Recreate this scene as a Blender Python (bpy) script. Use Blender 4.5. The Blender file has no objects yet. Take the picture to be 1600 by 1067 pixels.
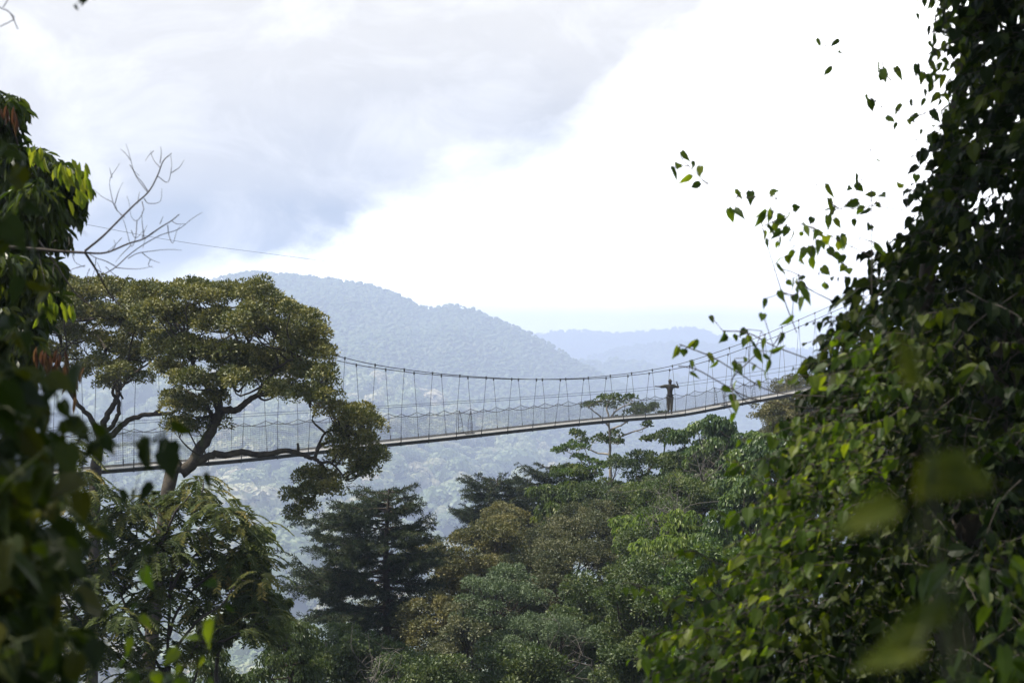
import bpy, math, random
import numpy as np
from mathutils import Vector
R = math.radians
S = bpy.context.scene
COL = S.collection
F = 3111.0            # focal length in photo pixels (1600 wide)
HZ = 560.0            # row of the eye level

# ------------------------------------------------------------ camera, sky, sun, exposure
cd = bpy.data.cameras.new('camera'); cam = bpy.data.objects.new('camera', cd); COL.objects.link(cam)
cam.location = (0, 0, 0); cam.rotation_euler = (R(90), 0, 0)
cd.sensor_width = 36; cd.lens = 36*F/1600; cd.shift_y = (HZ-533.5)/1600
cd.clip_start = 0.1; cd.clip_end = 40000
cd.dof.use_dof = True; cd.dof.focus_distance = 90; cd.dof.aperture_fstop = 4.0
S.camera = cam
SUN_EL, SUN_AZ = 61.0, -92.0      # azimuth from +Y towards +X: the sun stands beyond the scene, a little to the left
sd = bpy.data.lights.new('sun', 'SUN'); sd.energy = 5.0; sd.angle = R(0.6); sd.color = (1, .94, .82)
sun = bpy.data.objects.new('sun', sd); COL.objects.link(sun)
to_sun = Vector((math.sin(R(SUN_AZ))*math.cos(R(SUN_EL)), math.cos(R(SUN_AZ))*math.cos(R(SUN_EL)), math.sin(R(SUN_EL))))
sun.rotation_euler = to_sun.to_track_quat('Z', 'Y').to_euler()
S.view_settings.view_transform = 'Standard'; S.view_settings.look = 'None'
S.view_settings.exposure = 0.9; S.view_settings.gamma = 1

class NT:
    def __init__(s, nt): s.nt = nt; nt.nodes.clear()
    def n(s, t, **k):
        a = s.nt.nodes.new(t)
        for q, v in k.items():
            if q[0] == 'i' and q[1:].isdigit(): a.inputs[int(q[1:])].default_value = v
            else: setattr(a, q, v)
        return a
    def l(s, a, b): s.nt.links.new(a, b)
    def m(s, op, a, b=None, c=None, clamp=False):
        q = s.nt.nodes.new('ShaderNodeMath'); q.operation = op; q.use_clamp = clamp
        for i, v in enumerate((a, b, c)):
            if v is None: continue
            if isinstance(v, (int, float)): q.inputs[i].default_value = v
            else: s.l(v, q.inputs[i])
        return q.outputs[0]
    def mix(s, f, a, b):
        q = s.nt.nodes.new('ShaderNodeMix'); q.data_type = 'RGBA'
        for i, v in ((0, f), (6, a), (7, b)):
            if isinstance(v, (int, float, tuple)): q.inputs[i].default_value = v
            else: s.l(v, q.inputs[i])
        return q.outputs[2]

def make_world():
    w = bpy.data.worlds.new('World'); S.world = w; w.use_nodes = True
    t = NT(w.node_tree)
    sky = t.n('ShaderNodeTexSky', sky_type='NISHITA', sun_disc=False, sun_elevation=R(SUN_EL), sun_rotation=R(SUN_AZ))
    tc = t.n('ShaderNodeTexCoord'); sp = t.n('ShaderNodeSeparateXYZ'); t.l(tc.outputs['Generated'], sp.inputs[0])
    X, Y, Z = sp.outputs
    az = t.m('ARCTAN2', X, Y); 
    hyp = t.m('SQRT', t.m('ADD', t.m('MULTIPLY', X, X), t.m('MULTIPLY', Y, Y)))
    el = t.m('ARCTAN2', Z, hyp)
    cv = t.n('ShaderNodeCombineXYZ'); t.l(t.m('MULTIPLY', az, 1.0), cv.inputs[0]); t.l(t.m('MULTIPLY', el, 1.9), cv.inputs[1])
    def noise(sc, det, rough=.5, off=0, dist=0):
        m = t.n('ShaderNodeMapping'); m.inputs[1].default_value = (off, off*.7, off*.3); t.l(cv.outputs[0], m.inputs[0])
        n = t.n('ShaderNodeTexNoise'); n.inputs['Scale'].default_value = sc; n.inputs['Detail'].default_value = det
        n.inputs['Roughness'].default_value = rough; n.inputs['Distortion'].default_value = dist
        t.l(m.outputs[0], n.inputs['Vector']); return n.outputs[0]
    n1 = noise(9, 6, .55, 3.1, .4); n2 = noise(5, 3, .5, 8.3)
    def px(x): return math.atan((x-800)/F)
    def py(y): return math.atan((HZ-y)/F)
    # broken cloud deck: its ragged lower right border runs from the hill crest up to the right
    a0, a1, e0, e1 = px(0), px(1400), py(600), py(-200)
    fc = t.n('ShaderNodeFloatCurve'); t.l(t.m('MULTIPLY_ADD', az, 1/(a1-a0), -a0/(a1-a0)), fc.inputs[1]); cu = fc.mapping.curves[0]
    ed = [(0,520),(250,446),(330,408),(420,388),(520,380),(600,352),(700,338),(800,332),(870,300),(940,262),(985,205),(1060,188),(1110,140),(1160,80),(1260,-30),(1400,-190)]
    for i_, (u_, v_) in enumerate(ed):
        q = ((px(u_)-a0)/(a1-a0), (py(v_)-e0)/(e1-e0))
        if i_ < 2: cu.points[i_].location = q
        else: cu.points.new(*q)
    fc.mapping.update()
    bord = t.m('MULTIPLY_ADD', fc.outputs[0], e1-e0, e0)
    n3 = noise(34, 5, .6, 5.5, .3)
    d = t.m('SUBTRACT', el, bord)
    d = t.m('ADD', d, t.m('MULTIPLY', t.m('SUBTRACT', n1, .5), .05)); d = t.m('ADD', d, t.m('MULTIPLY', t.m('SUBTRACT', n3, .5), .022))
    soft = t.m('MULTIPLY', t.m('MULTIPLY_ADD', n2, 110., -15.), t.m('SUBTRACT', 1.0, t.m('MULTIPLY_ADD', az, 5.2, .95, clamp=True), clamp=True))
    soft = t.m('MAXIMUM', soft, 10.0)
    deck = t.m('MULTIPLY_ADD', d, soft, .55, clamp=True)
    n4 = noise(13, 7, .62, 12.4, .7)
    thin = t.m('MULTIPLY_ADD', t.m('SUBTRACT', n4, .5), 4.5, .62, clamp=True)
    top = t.m('SUBTRACT', 1.0, t.m('MULTIPLY_ADD', t.m('ADD', t.m('SUBTRACT', el, py(330)), t.m('MULTIPLY', t.m('SUBTRACT', n2, .5), .12)), 4.6, 0.0, clamp=True))
    def blob(x, y, sx, sy):
        a = t.m('DIVIDE', t.m('SUBTRACT', az, px(x)), sx/F); b = t.m('DIVIDE', t.m('SUBTRACT', el, py(y)), sy/F)
        r = t.m('ADD', t.m('MULTIPLY', a, a), t.m('MULTIPLY', b, b))
        return t.m('EXPONENT', t.m('MULTIPLY', r, -1.0))
    grey = t.m('ADD', t.m('MULTIPLY', blob(330, 372, 480, 55), 1.0), t.m('MULTIPLY', blob(480, 300, 480, 120), .30))
    grey = t.m('ADD', grey, t.m('MULTIPLY', blob(820, 190, 330, 90), .20))
    grey = t.m('ADD', grey, t.m('MULTIPLY', blob(840, 260, 90, 60), .25))
    grey = t.m('MULTIPLY', grey, t.m('MULTIPLY_ADD', n2, 1.4, .3))
    grey = t.m('MULTIPLY', t.m('MULTIPLY', grey, deck), t.m('ADD', t.m('MULTIPLY_ADD', n1, .5, .5), t.m('MULTIPLY', n3, .5)), clamp=True)
    # white cloud over blue air elsewhere
    glow = t.mix(deck, (2.6, 2.6, 2.6, 1), t.mix(t.m('MULTIPLY', top, t.m('MULTIPLY_ADD', n3, 1.2, .4), clamp=True), (.56, .545, .515, 1), (.445, .435, .42, 1)))
    glow = t.mix(t.m('MULTIPLY', t.m('SUBTRACT', 1.0, thin), .24), glow, (1.0, 1.0, 1.0, 1))
    grey = t.m('MULTIPLY', grey, t.m('MULTIPLY_ADD', thin, .7, .4))
    cloud = t.mix(grey, glow, (.20, .235, .29, 1))
    cover = t.m('MULTIPLY_ADD', t.m('SUBTRACT', noise(2.2, 5, .55, 1.7), .52), 6.0, .5, clamp=True)
    front = t.m('MULTIPLY_ADD', Y, 6.0, -4.2, clamp=True)
    low = t.m('SUBTRACT', 1.0, t.m('MULTIPLY_ADD', el, 4.0, -1.4, clamp=True))
    cover = t.m('MAXIMUM', cover, t.m('MULTIPLY', front, low))
    bgs = 0.1
    sc = t.n('ShaderNodeVectorMath', operation='SCALE'); t.l(cloud, sc.inputs[0]); sc.inputs[3].default_value = 1/bgs
    far = t.mix(t.m('MULTIPLY', front, low), (6.5, 6.8, 7.2, 1), sc.outputs[0])
    colr = t.mix(cover, sky.outputs[0], far)
    bg = t.n('ShaderNodeBackground'); bg.inputs[1].default_value = bgs; t.l(colr, bg.inputs[0])
    o = t.n('ShaderNodeOutputWorld'); t.l(bg.outputs[0], o.inputs[0])
make_world()

# ------------------------------------------------------------ helpers
def W(u, v, Y): return np.array([(u-800)/F*Y, Y, (HZ-v)/F*Y])
def rs(seed): return np.random.default_rng(seed)

def tag(o, label=None, cat=None, group=None, kind=None):
    if label: o['label'] = label
    if cat: o['category'] = cat
    if group: o['group'] = group
    if kind: o['kind'] = kind
    return o
def empty(name, loc, label, cat, group=None):
    o = bpy.data.objects.new(name, None); COL.objects.link(o); o.location = loc; o.empty_display_size = .3
    return tag(o, label, cat, group)
def link(name, me, parent=None, mat=None):
    o = bpy.data.objects.new(name, me); COL.objects.link(o)
    if mat: me.materials.append(mat)
    if parent is not None:
        o.parent = parent; p = parent.location
        par = parent.parent
        tot = Vector(p)
        while par is not None: tot += Vector(par.location); par = par.parent
        o.location = -tot          # parts keep world-space vertices
        if len(me.vertices): pass
    return o

class Geo:
    """collects vertices / quads / tris and a per face random value, links them as ONE mesh"""
    def __init__(s): s.v = []; s.q = []; s.t = []; s.rq = []; s.rt = []; s.n = 0
    def add(s, V, Q=None, T=None, rq=None, rt=None):
        V = np.asarray(V, float).reshape(-1, 3)
        if Q is not None and len(Q):
            Q = np.asarray(Q, int).reshape(-1, 4); s.q.append(Q+s.n); s.rq.append(np.full(len(Q), .5) if rq is None else np.broadcast_to(rq, (len(Q),)))
        if T is not None and len(T):
            T = np.asarray(T, int).reshape(-1, 3); s.t.append(T+s.n); s.rt.append(np.full(len(T), .5) if rt is None else np.broadcast_to(rt, (len(T),)))
        s.v.append(V); s.n += len(V)
    def mesh(s, name, smooth=False):
        me = bpy.data.meshes.new(name)
        if not s.v: return me
        V = np.concatenate(s.v); q = np.concatenate(s.q) if s.q else np.zeros((0, 4), int); t = np.concatenate(s.t) if s.t else np.zeros((0, 3), int)
        me.vertices.add(len(V)); me.vertices.foreach_set('co', V.astype(np.float32).ravel())
        li = np.concatenate([q.ravel(), t.ravel()]); me.loops.add(len(li)); me.loops.foreach_set('vertex_index', li.astype(np.int32))
        st = np.concatenate([np.arange(len(q))*4, len(q)*4+np.arange(len(t))*3])
        me.polygons.add(len(st)); me.polygons.foreach_set('loop_start', st.astype(np.int32))
        me.polygons.foreach_set('use_smooth', np.full(len(st), smooth))
        me.update(calc_edges=True)
        a = me.attributes.new('rnd', 'FLOAT', 'FACE')
        r = np.concatenate((s.rq or [])+(s.rt or [])); a.data.foreach_set('value', r.astype(np.float32))
        return me
    def build(s, name, mat, parent=None, smooth=False): return link(name, s.mesh(name, smooth), parent, mat)

def norm(a): return a/np.maximum(np.linalg.norm(a, axis=-1, keepdims=True), 1e-9)
TEMPL = {
 'quad': (np.array([[0,0,0],[.45,.5,.06],[1,0,0],[.45,-.5,.06]]), np.array([[0,1,2,3]])),
 'leaf': (np.array([[0,0,0],[.3,.45,.12],[.7,.4,.06],[1,0,-.12],[.7,-.4,.06],[.3,-.45,.12]]), np.array([[0,1,2,3],[0,3,4,5]])),
 'heart': (np.array([[0,0,0],[.35,0,-.01],[.7,0,-.06],[1.08,0,-.2],
    [-.1,.22,.05],[.14,.47,.1],[.5,.45,.04],[.8,.2,-.08],[-.1,-.22,.05],[.14,-.47,.1],[.5,-.45,.04],[.8,-.2,-.08]]),
    np.array([[0,4,5,1],[1,5,6,2],[2,6,7,3],[0,1,9,8],[1,2,10,9],[2,3,11,10]])),
}
def leaves(g, pos, ax, nr, L, wid, rnd, shape='quad'):
    """ax: leaf axis, nr: approximate leaf normal (N,3); L, wid (N,)"""
    tv, tf = TEMPL[shape]; N = len(pos)
    if N == 0: return
    ax = norm(ax); side = norm(np.cross(nr, ax)); nn = np.cross(ax, side)
    L = np.broadcast_to(L, (N,)); wid = np.broadcast_to(wid, (N,)); k = len(tv)
    V = pos[:, None, :]+ax[:, None, :]*(tv[None, :, 0, None]*L[:, None, None])+side[:, None, :]*(tv[None, :, 1, None]*wid[:, None, None])+nn[:, None, :]*(tv[None, :, 2, None]*L[:, None, None])
    Q = (tf[None]+(np.arange(N)*k)[:, None, None]).reshape(-1, 4)
    g.add(V.reshape(-1, 3), Q, rq=np.repeat(np.broadcast_to(rnd, (N,)), len(tf)))

def tube(g, P, r, sides=6, rnd=.5):
    P = np.asarray(P, float); n = len(P); r = np.broadcast_to(r, (n,))
    T = norm(np.gradient(P, axis=0)); ref = np.array([0, 0, 1.]) if abs(T[:, 2]).mean() < .8 else np.array([1., 0, 0])
    A = norm(np.cross(T, ref)); B = np.cross(T, A); th = np.arange(sides)*2*math.pi/sides
    V = P[:, None]+r[:, None, None]*(A[:, None]*np.cos(th)[None, :, None]+B[:, None]*np.sin(th)[None, :, None])
    i = np.arange(n-1)[:, None]; j = np.arange(sides)[None]; j2 = (j+1) % sides
    Q = np.stack([i*sides+j, i*sides+j2, (i+1)*sides+j2, (i+1)*sides+j], -1).reshape(-1, 4)
    g.add(V.reshape(-1, 3), Q, rq=rnd)
def smooth(P, n=4):
    """Catmull-Rom through the points"""
    P = np.asarray(P, float)
    if len(P) < 3: return np.array([P[0]+(P[-1]-P[0])*k/n for k in range(n+1)])
    Q = np.vstack([2*P[0]-P[1], P, 2*P[-1]-P[-2]]); out = []
    for i in range(1, len(Q)-2):
        for k in range(n):
            t = k/n; a, b, c, d = Q[i-1], Q[i], Q[i+1], Q[i+2]
            out.append(.5*((2*b)+(-a+c)*t+(2*a-5*b+4*c-d)*t*t+(-a+3*b-3*c+d)*t**3))
    out.append(Q[-2]); return np.array(out)
def limb(g, P, r0, r1, rng, n=4, sides=7, wob=.0):
    P = smooth(P, n)
    if wob: P[1:-1] += rng.normal(0, wob, P[1:-1].shape)
    tube(g, P, np.linspace(r0, r1, len(P)), sides); return P
def box(g, c, d, ax=None):
    c = np.asarray(c, float); h = np.asarray(d, float)/2
    s = np.array([[x, y, z] for x in (-1, 1) for y in (-1, 1) for z in (-1, 1)], float)*h
    if ax is not None: s = s@np.asarray(ax)
    g.add(c+s, [[0,1,3,2],[4,6,7,5],[0,4,5,1],[2,3,7,6],[0,2,6,4],[1,5,7,3]])

# ------------------------------------------------------------ materials
def ramp(t, fac, cols):
    r = t.n('ShaderNodeValToRGB'); e = r.color_ramp.elements
    while len(e) < len(cols): e.new(.5)
    for i, c in enumerate(cols): e[i].position = i/(len(cols)-1) if len(c) == 3 else c[3]; e[i].color = (*c[:3], 1)
    t.l(fac, r.inputs[0]); return r.outputs[0]
def leaf_mat(name, cols, tr=.35, tint=(1.25, 1.35, .5), rough=.5, spec=.35, patch=0):
    m = bpy.data.materials.new(name); m.use_nodes = True; t = NT(m.node_tree)
    at = t.n('ShaderNodeAttribute', attribute_name='rnd'); fac = at.outputs['Fac']
    if patch:
        g = t.n('ShaderNodeNewGeometry'); n = t.n('ShaderNodeTexNoise'); n.inputs['Scale'].default_value = patch; n.inputs['Detail'].default_value = 2
        t.l(g.outputs['Position'], n.inputs['Vector']); fac = t.m('ADD', t.m('MULTIPLY', fac, .6), t.m('MULTIPLY_ADD', n.outputs[0], 1.6, -.6), clamp=True)
    c = ramp(t, fac, cols)
    p = t.n('ShaderNodeBsdfPrincipled'); t.l(c, p.inputs['Base Color']); p.inputs['Roughness'].default_value = rough; p.inputs['Specular IOR Level'].default_value = spec
    sc = t.n('ShaderNodeVectorMath', operation='MULTIPLY'); t.l(c, sc.inputs[0]); sc.inputs[1].default_value = tint
    tl = t.n('ShaderNodeBsdfTranslucent'); t.l(sc.outputs[0], tl.inputs[0])
    mx = t.n('ShaderNodeMixShader', i0=tr); t.l(p.outputs[0], mx.inputs[1]); t.l(tl.outputs[0], mx.inputs[2])
    o = t.n('ShaderNodeOutputMaterial'); t.l(mx.outputs[0], o.inputs[0]); return m
def solid(name, a, b=None, sc=8, rough=.8, metal=0, bump=0, vec=(1, 1, 1), spec=.3):
    m = bpy.data.materials.new(name); m.use_nodes = True; t = NT(m.node_tree)
    p = t.n('ShaderNodeBsdfPrincipled'); p.inputs['Roughness'].default_value = rough; p.inputs['Metallic'].default_value = metal; p.inputs['Specular IOR Level'].default_value = spec
    g = t.n('ShaderNodeTexCoord'); mp = t.n('ShaderNodeMapping'); mp.inputs[3].default_value = vec; t.l(g.outputs['Object'], mp.inputs[0])
    n = t.n('ShaderNodeTexNoise'); n.inputs['Scale'].default_value = sc; n.inputs['Detail'].default_value = 6; n.inputs['Roughness'].default_value = .65; t.l(mp.outputs[0], n.inputs['Vector'])
    f = t.m('MULTIPLY_ADD', n.outputs[0], 2.4, -.7, clamp=True)
    t.l(t.mix(f, (*a, 1), (*(b or a), 1)), p.inputs['Base Color'])
    if bump:
        bm = t.n('ShaderNodeBump'); bm.inputs['Strength'].default_value = .8; bm.inputs['Distance'].default_value = bump
        t.l(n.outputs[0], bm.inputs['Height']); t.l(bm.outputs[0], p.inputs['Normal'])
    o = t.n('ShaderNodeOutputMaterial'); t.l(p.outputs[0], o.inputs[0]); return m

BARK = solid('bark_dark', (.02, .016, .012), (.075, .06, .042), 5, .9, bump=.03)
BARK_P = solid('bark_pale', (.16, .13, .10), (.36, .32, .26), 5, .85, bump=.02)
BARK_G = solid('bark_grey', (.06, .052, .045), (.16, .145, .125), 6, .85)
BARK_T = solid('bark_twig', (.03, .026, .024), (.07, .055, .045), 9, .8)
STEM = solid('green_stem', (.03, .045, .012), (.07, .08, .025), 20, .6)

# ------------------------------------------------------------ terrain
def sil(pts):
    p = np.array(pts, float); return p[:, 0], p[:, 1]
RIDGES = [  # silhouette (px, py), distance, front slope
 (sil([(-1200,600),(-200,628),(150,640),(350,655),(480,668),(600,690),(700,728),(800,790),(900,850),(1100,900),(1500,900),(2600,880)]), 3300, .115, 16),
 (sil([(-1200,560),(-300,520),(0,492),(150,470),(250,452),(320,440),(365,427),(400,423),(450,428),(500,433),(560,440),(600,450),(637,466),(655,477),(675,480),(698,475),(718,476),(742,483),(765,493),(790,503),(830,520),(870,542),(900,562),(960,592),(1020,622),(1100,655),(1300,720),(1700,760),(2600,740)]), 4800, .15, 2),
 (sil([(-1200,600),(600,620),(780,590),(860,560),(900,554),(935,560),(960,556),(1000,559),(1030,568),(1060,582),(1100,596),(1180,615),(1400,640),(2600,600)]), 6200, .2, 12),
 (sil([(-1200,590),(800,600),(900,562),(925,552),(960,541),(1000,535),(1030,531),(1060,530),(1100,532),(1140,534),(1200,545),(1350,560),(2600,540)]), 8500, .25, 11),
 (sil([(-1200,560),(700,548),(800,526),(840,518),(880,514),(905,513),(950,517),(990,517),(1030,513),(1055,510),(1080,509),(1105,514),(1140,527),(1200,540),(1400,548),(2600,545)]), 11500, .25, 11),
]
def gnoise(x, y, s, seed):
    r = rs(seed); out = 0
    for k in range(7):
        a = r.uniform(0, 2*math.pi); f = r.uniform(.6, 1.6)/s; ph = r.uniform(0, 6.28, 2)
        out = out+np.sin((x*math.cos(a)+y*math.sin(a))*f*2*math.pi+ph[0]+1.3*np.sin((x*math.sin(a)-y*math.cos(a))*f*3+ph[1]))
    return out/7
def near_h(X, Y):
    yy = np.maximum(Y, 0)
    z = -1.7-.25*yy+.85*np.clip(X, 0, 34)*np.clip((yy-14)/40, 0, 1)-.25*np.clip(-X-4, 0, 30)*np.clip(yy/60, 0, 1)
    z = z+.5*gnoise(X, Y, 18, 3)*np.clip(yy/20, 0, 1)
    f = np.clip((yy-125)/300, 0, 1); f = f*f*(3-2*f)
    return z*(1-f)+(-250)*f
def ground(X, Y):
    X = np.asarray(X, float); Y = np.asarray(Y, float)
    px = 800+F*X/np.maximum(Y, 1); z = near_h(X, Y)
    zz = np.full(z.shape, -250.)
    for k, ((sx, sy), D, s, ch) in enumerate(RIDGES):
        top = (HZ-np.interp(px, sx, sy))/F*D-ch
        dd = (D-Y); fall = np.where(dd > 0, s*dd, -.3*dd)
        fold = gnoise(X, Y*.35, 330 if k else 130, 20+k)*np.clip(np.abs(dd)/(D*.12), 0, 1)*(D/3500)**.5*(26 if k else 9)
        zz = np.maximum(zz, top-fall+fold)
    f = np.clip((Y-380)/120, 0, 1)
    return np.where(Y < 380, z, z*(1-f)+f*np.maximum(zz, -250))
def build_terrain():
    yr = np.concatenate([np.linspace(-25, 120, 75), np.geomspace(123, 12100, 340)])
    us = np.linspace(-.62, .62, 420)
    Yg, U = np.meshgrid(yr, us, indexing='ij'); X = U*(Yg+40); Z = ground(X, Yg)
    n, m = X.shape; V = np.stack([X, Yg, Z], -1).reshape(-1, 3)
    i = np.arange(n-1)[:, None]; j = np.arange(m-1)[None]
    Q = np.stack([i*m+j, i*m+j+1, (i+1)*m+j+1, (i+1)*m+j], -1).reshape(-1, 4)
    g = Geo(); g.add(V, Q)
    mt = solid('forest_floor', (.010, .014, .006), (.024, .028, .012), .35, .95, spec=.1)
    tag(g.build('terrain', mt, smooth=True), kind='structure')
build_terrain()

# ------------------------------------------------------------ far forest (uncountable): lumpy crowns on the hills
def ico(sub):
    import bmesh
    b = bmesh.new(); bmesh.ops.create_icosphere(b, subdivisions=sub, radius=1)
    v = np.array([x.co[:] for x in b.verts]); f = np.array([[q.index for q in x.verts] for x in b.faces]); b.free(); return v, f
def far_mat(name, cols, bump, sc):
    m = bpy.data.materials.new(name); m.use_nodes = True; t = NT(m.node_tree)
    at = t.n('ShaderNodeAttribute', attribute_name='rnd'); c = ramp(t, at.outputs['Fac'], cols)
    g = t.n('ShaderNodeNewGeometry'); n = t.n('ShaderNodeTexNoise'); n.inputs['Scale'].default_value = sc; n.inputs['Detail'].default_value = 4
    t.l(g.outputs['Position'], n.inputs['Vector'])
    p = t.n('ShaderNodeBsdfPrincipled'); p.inputs['Roughness'].default_value = .8; p.inputs['Specular IOR Level'].default_value = .15
    k = t.m('MULTIPLY_ADD', n.outputs[0], 1.6, .2); s = t.n('ShaderNodeVectorMath', operation='SCALE'); t.l(c, s.inputs[0]); t.l(k, s.inputs[3]); t.l(s.outputs[0], p.inputs['Base Color'])
    b = t.n('ShaderNodeBump'); b.inputs['Distance'].default_value = bump; b.inputs['Strength'].default_value = 1; t.l(n.outputs[0], b.inputs['Height']); t.l(b.outputs[0], p.inputs['Normal'])
    o = t.n('ShaderNodeOutputMaterial'); t.l(p.outputs[0], o.inputs[0]); return m
FARC = [(.05, .075, .033), (.065, .095, .042), (.085, .11, .05), (.115, .13, .065), (.19, .18, .11)]
def scatter(seed, D0, D1, p0, p1, spacing):
    r = rs(seed); area = ((p1-p0)/F)*(D1*D1-D0*D0)/2; n = int(area/spacing**2)
    Y = np.sqrt(r.uniform(D0*D0, D1*D1, n)); u = r.uniform(p0, p1, n); X = (u-800)/F*Y
    Z = ground(X, Y); v = HZ-Z/Y*F
    return X, Y, Z, u, v, r
def merge_protos(g, protos, X, Y, Z, Rr, H, r, rnd, cap=1e9):
    k = r.integers(0, len(protos), len(X)); a = r.uniform(0, 6.28, len(X))
    for p, (v, f, fr) in enumerate(protos):
        s = np.where(k == p)[0]; c, sn = np.cos(a[s]), np.sin(a[s])
        x = v[None, :, 0]*c[:, None]-v[None, :, 1]*sn[:, None]; y = v[None, :, 0]*sn[:, None]+v[None, :, 1]*c[:, None]; z = np.broadcast_to(v[None, :, 2], x.shape)
        V = np.stack([X[s, None]+x*Rr[s, None], Y[s, None]+y*Rr[s, None], Z[s, None]+z*H[s, None]], -1)
        T = (f[None]+(np.arange(len(s))*len(v))[:, None, None]).reshape(-1, f.shape[1])
        q = (rnd[s, None]*.75+fr[None]*.25).ravel()
        if f.shape[1] == 4: g.add(V.reshape(-1, 3), T, rq=q)
        else: g.add(V.reshape(-1, 3), None, T, rt=q)
def far_forest():
    # small crowns on the mountains
    prot = []
    for s in range(6):
        r = rs(s+50); v, f = ico(2)
        n = np.zeros(len(v))
        for _ in range(6):
            d = norm(r.normal(size=3)); n += .22*np.maximum(0, (v@d)-.35)
        v = v*(.78+n+r.normal(0, .07, len(v)))[:, None]; keep = (v[f].mean(1)[:, 2] > -.45); prot.append((v, f[keep], r.uniform(0, 1, keep.sum())))
    prot3 = []
    for s in range(4):
        r = rs(s+70); v, f = ico(1); v = v*(1+r.normal(0, .15, len(v)))[:, None]; keep = (v[f].mean(1)[:, 2] > -.45); prot3.append((v, f[keep], r.uniform(0, 1, keep.sum())))
    mt = far_mat('far_canopy', FARC, 1.0, .25)
    for name, seed, D0, D1, p0, p1, sp, pr, sc in (
        ('mountain_forest', 1, 3350, 4880, 100, 1320, 11.5, prot, .82), ('distant_forest', 2, 5500, 6290, 740, 1400, 19, prot3, 1.6),
        ('distant_forest', 3, 8050, 8580, 840, 1500, 20, prot3, 1.7), ('distant_forest', 4, 11000, 11580, 760, 1450, 23, prot3, 1.9)):
        X, Y, Z, u, v, r = scatter(seed, D0, D1, p0, p1, sp)
        k = (v < 800); X, Y, Z, r_ = X[k], Y[k], Z[k], None
        n = len(X); Rr = r.lognormal(math.log(5.6*sc), .42, n); Rr = np.minimum(Rr, 7.5*sc); H = Rr*r.uniform(.5, 1.05, n)
        patch = gnoise(X, Y, 260, 9); c = np.clip(r.beta(1.6, 2.6, n)+.25*patch, 0, 1)
        g = Geo(); merge_protos(g, pr, X, Y, Z+H*.15-.5+r.uniform(0, 1.6, n), Rr, H, r, c)
        o = g.build(name, mt, smooth=True)
        tag(o, {'mountain_forest': 'hazy blue forest covering the large mountain behind the bridge', 'distant_forest': 'pale blue forest on a distant ridge '+{2: 'low behind the standing person', 3: 'in the middle distance under the skyline', 4: 'farthest on the skyline'}.get(seed, '')}[name].strip(), 'forest', kind='stuff')
    # larger leafy crowns on the hillside under the bridge
    prot2 = []
    for s in range(8):
        r = rs(s+90); g = Geo(); vi, fi = ico(1)
        nl = 13; cen = norm(r.normal(size=(nl, 3))*[1, 1, .6]+[0, 0, .35]); cen = cen*[.62, .62, .5]; rad = r.uniform(.28, .48, nl)
        pos = []; od = []; 
        for c, q in zip(cen, rad):
            m = int(150*q*q/.15); d = norm(r.normal(size=(m, 3))+[0, 0, .5]); pos.append(c+d*q*r.uniform(.85, 1.1, (m, 1))*[1, 1, .75]); od.append(d)
        pos = np.concatenate(pos); od = np.concatenate(od); N = len(pos)
        leaves(g, pos, norm(np.cross(od, r.normal(size=(N, 3)))), od+r.normal(0, .45, (N, 3)), r.uniform(.13, .24, N), r.uniform(.1, .2, N), 0)
        prot2.append((np.concatenate(g.v), np.concatenate(g.q), r.uniform(0, 1, N)))
    X, Y, Z, u, v, r = scatter(5, 1400, 3390, 60, 980, 23)
    n = len(X); Rr = r.lognormal(math.log(13.5), .42, n); H = Rr*r.uniform(.65, 1.2, n)
    c = np.clip(r.beta(1.3, 2.2, n), 0, 1)
    g = Geo(); merge_protos(g, prot2, X, Y, Z+H*.3+3+r.uniform(0, 4, n), Rr, H, r, c)
    m2 = leaf_mat('hill_canopy', [(.10, .14, .07), (.17, .22, .10), (.26, .29, .15), (.38, .34, .22), (.52, .45, .34)], .25, (1.1, 1.1, .6))
    tag(g.build('hillside_forest', m2), 'sunlit forest crowns covering the hazy valley slope under the bridge', 'forest', kind='stuff')
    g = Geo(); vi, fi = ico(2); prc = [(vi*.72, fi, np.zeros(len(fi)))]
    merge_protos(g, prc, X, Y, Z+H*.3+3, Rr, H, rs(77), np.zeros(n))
    o = g.build('hillside_shade_cores', far_mat('hill_shade', [(.02, .03, .01), (.03, .04, .015)], .5, .5), smooth=True)  # dark core in each crown paints the shade between its leaves
    tag(o, 'dark cores standing for the shade inside the valley slope crowns under the bridge', 'forest', kind='stuff')
far_forest()

# ------------------------------------------------------------ the bridge
Y0b = 100/1.33
BP = np.array([(330-800)/F*Y0b, Y0b]); BQ = np.array([250/F*100, 100.]); BD = BQ-BP; BD /= np.linalg.norm(BD); BN = np.array([BD[1], -BD[0]])
DECK = np.array([(-16,-4.15),(-5.6,-3.97),(.8,-3.87),(9.2,-3.56),(13.65,-3.41),(18.1,-3.23),(23,-3.04),(26.4,-2.93),(30.8,-2.86),(32.6,-2.77),(37.1,-2.39),(41.5,-2.05),(46,-1.70),(55,-1.0),(63,-.35)])
CAB = np.array([(-16,5.4),(-8,3.05),(-2,1.6),(3,.62),(6.8,.03),(8.6,-.27),(10.6,-.47),(12.4,-.63),(14.3,-.75),(16.1,-.84),(18,-.92),(19.8,-.955),(21.6,-.97),(23.4,-.96),(25.2,-.92),(27,-.82),(28.7,-.73),(30.5,-.57),(32.2,-.40),(34,-.13),(35.7,.16),(39.1,.82),(41.2,1.25),(43,1.66),(44.8,2.08),(50,3.3),(56,5.0),(63,7.2)])
def csm(tab, t):
    # gently smoothed interpolation
    return sum(np.interp(np.asarray(t)+d, tab[:, 0], tab[:, 1]) for d in (-1, -.5, 0, .5, 1))/5
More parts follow.
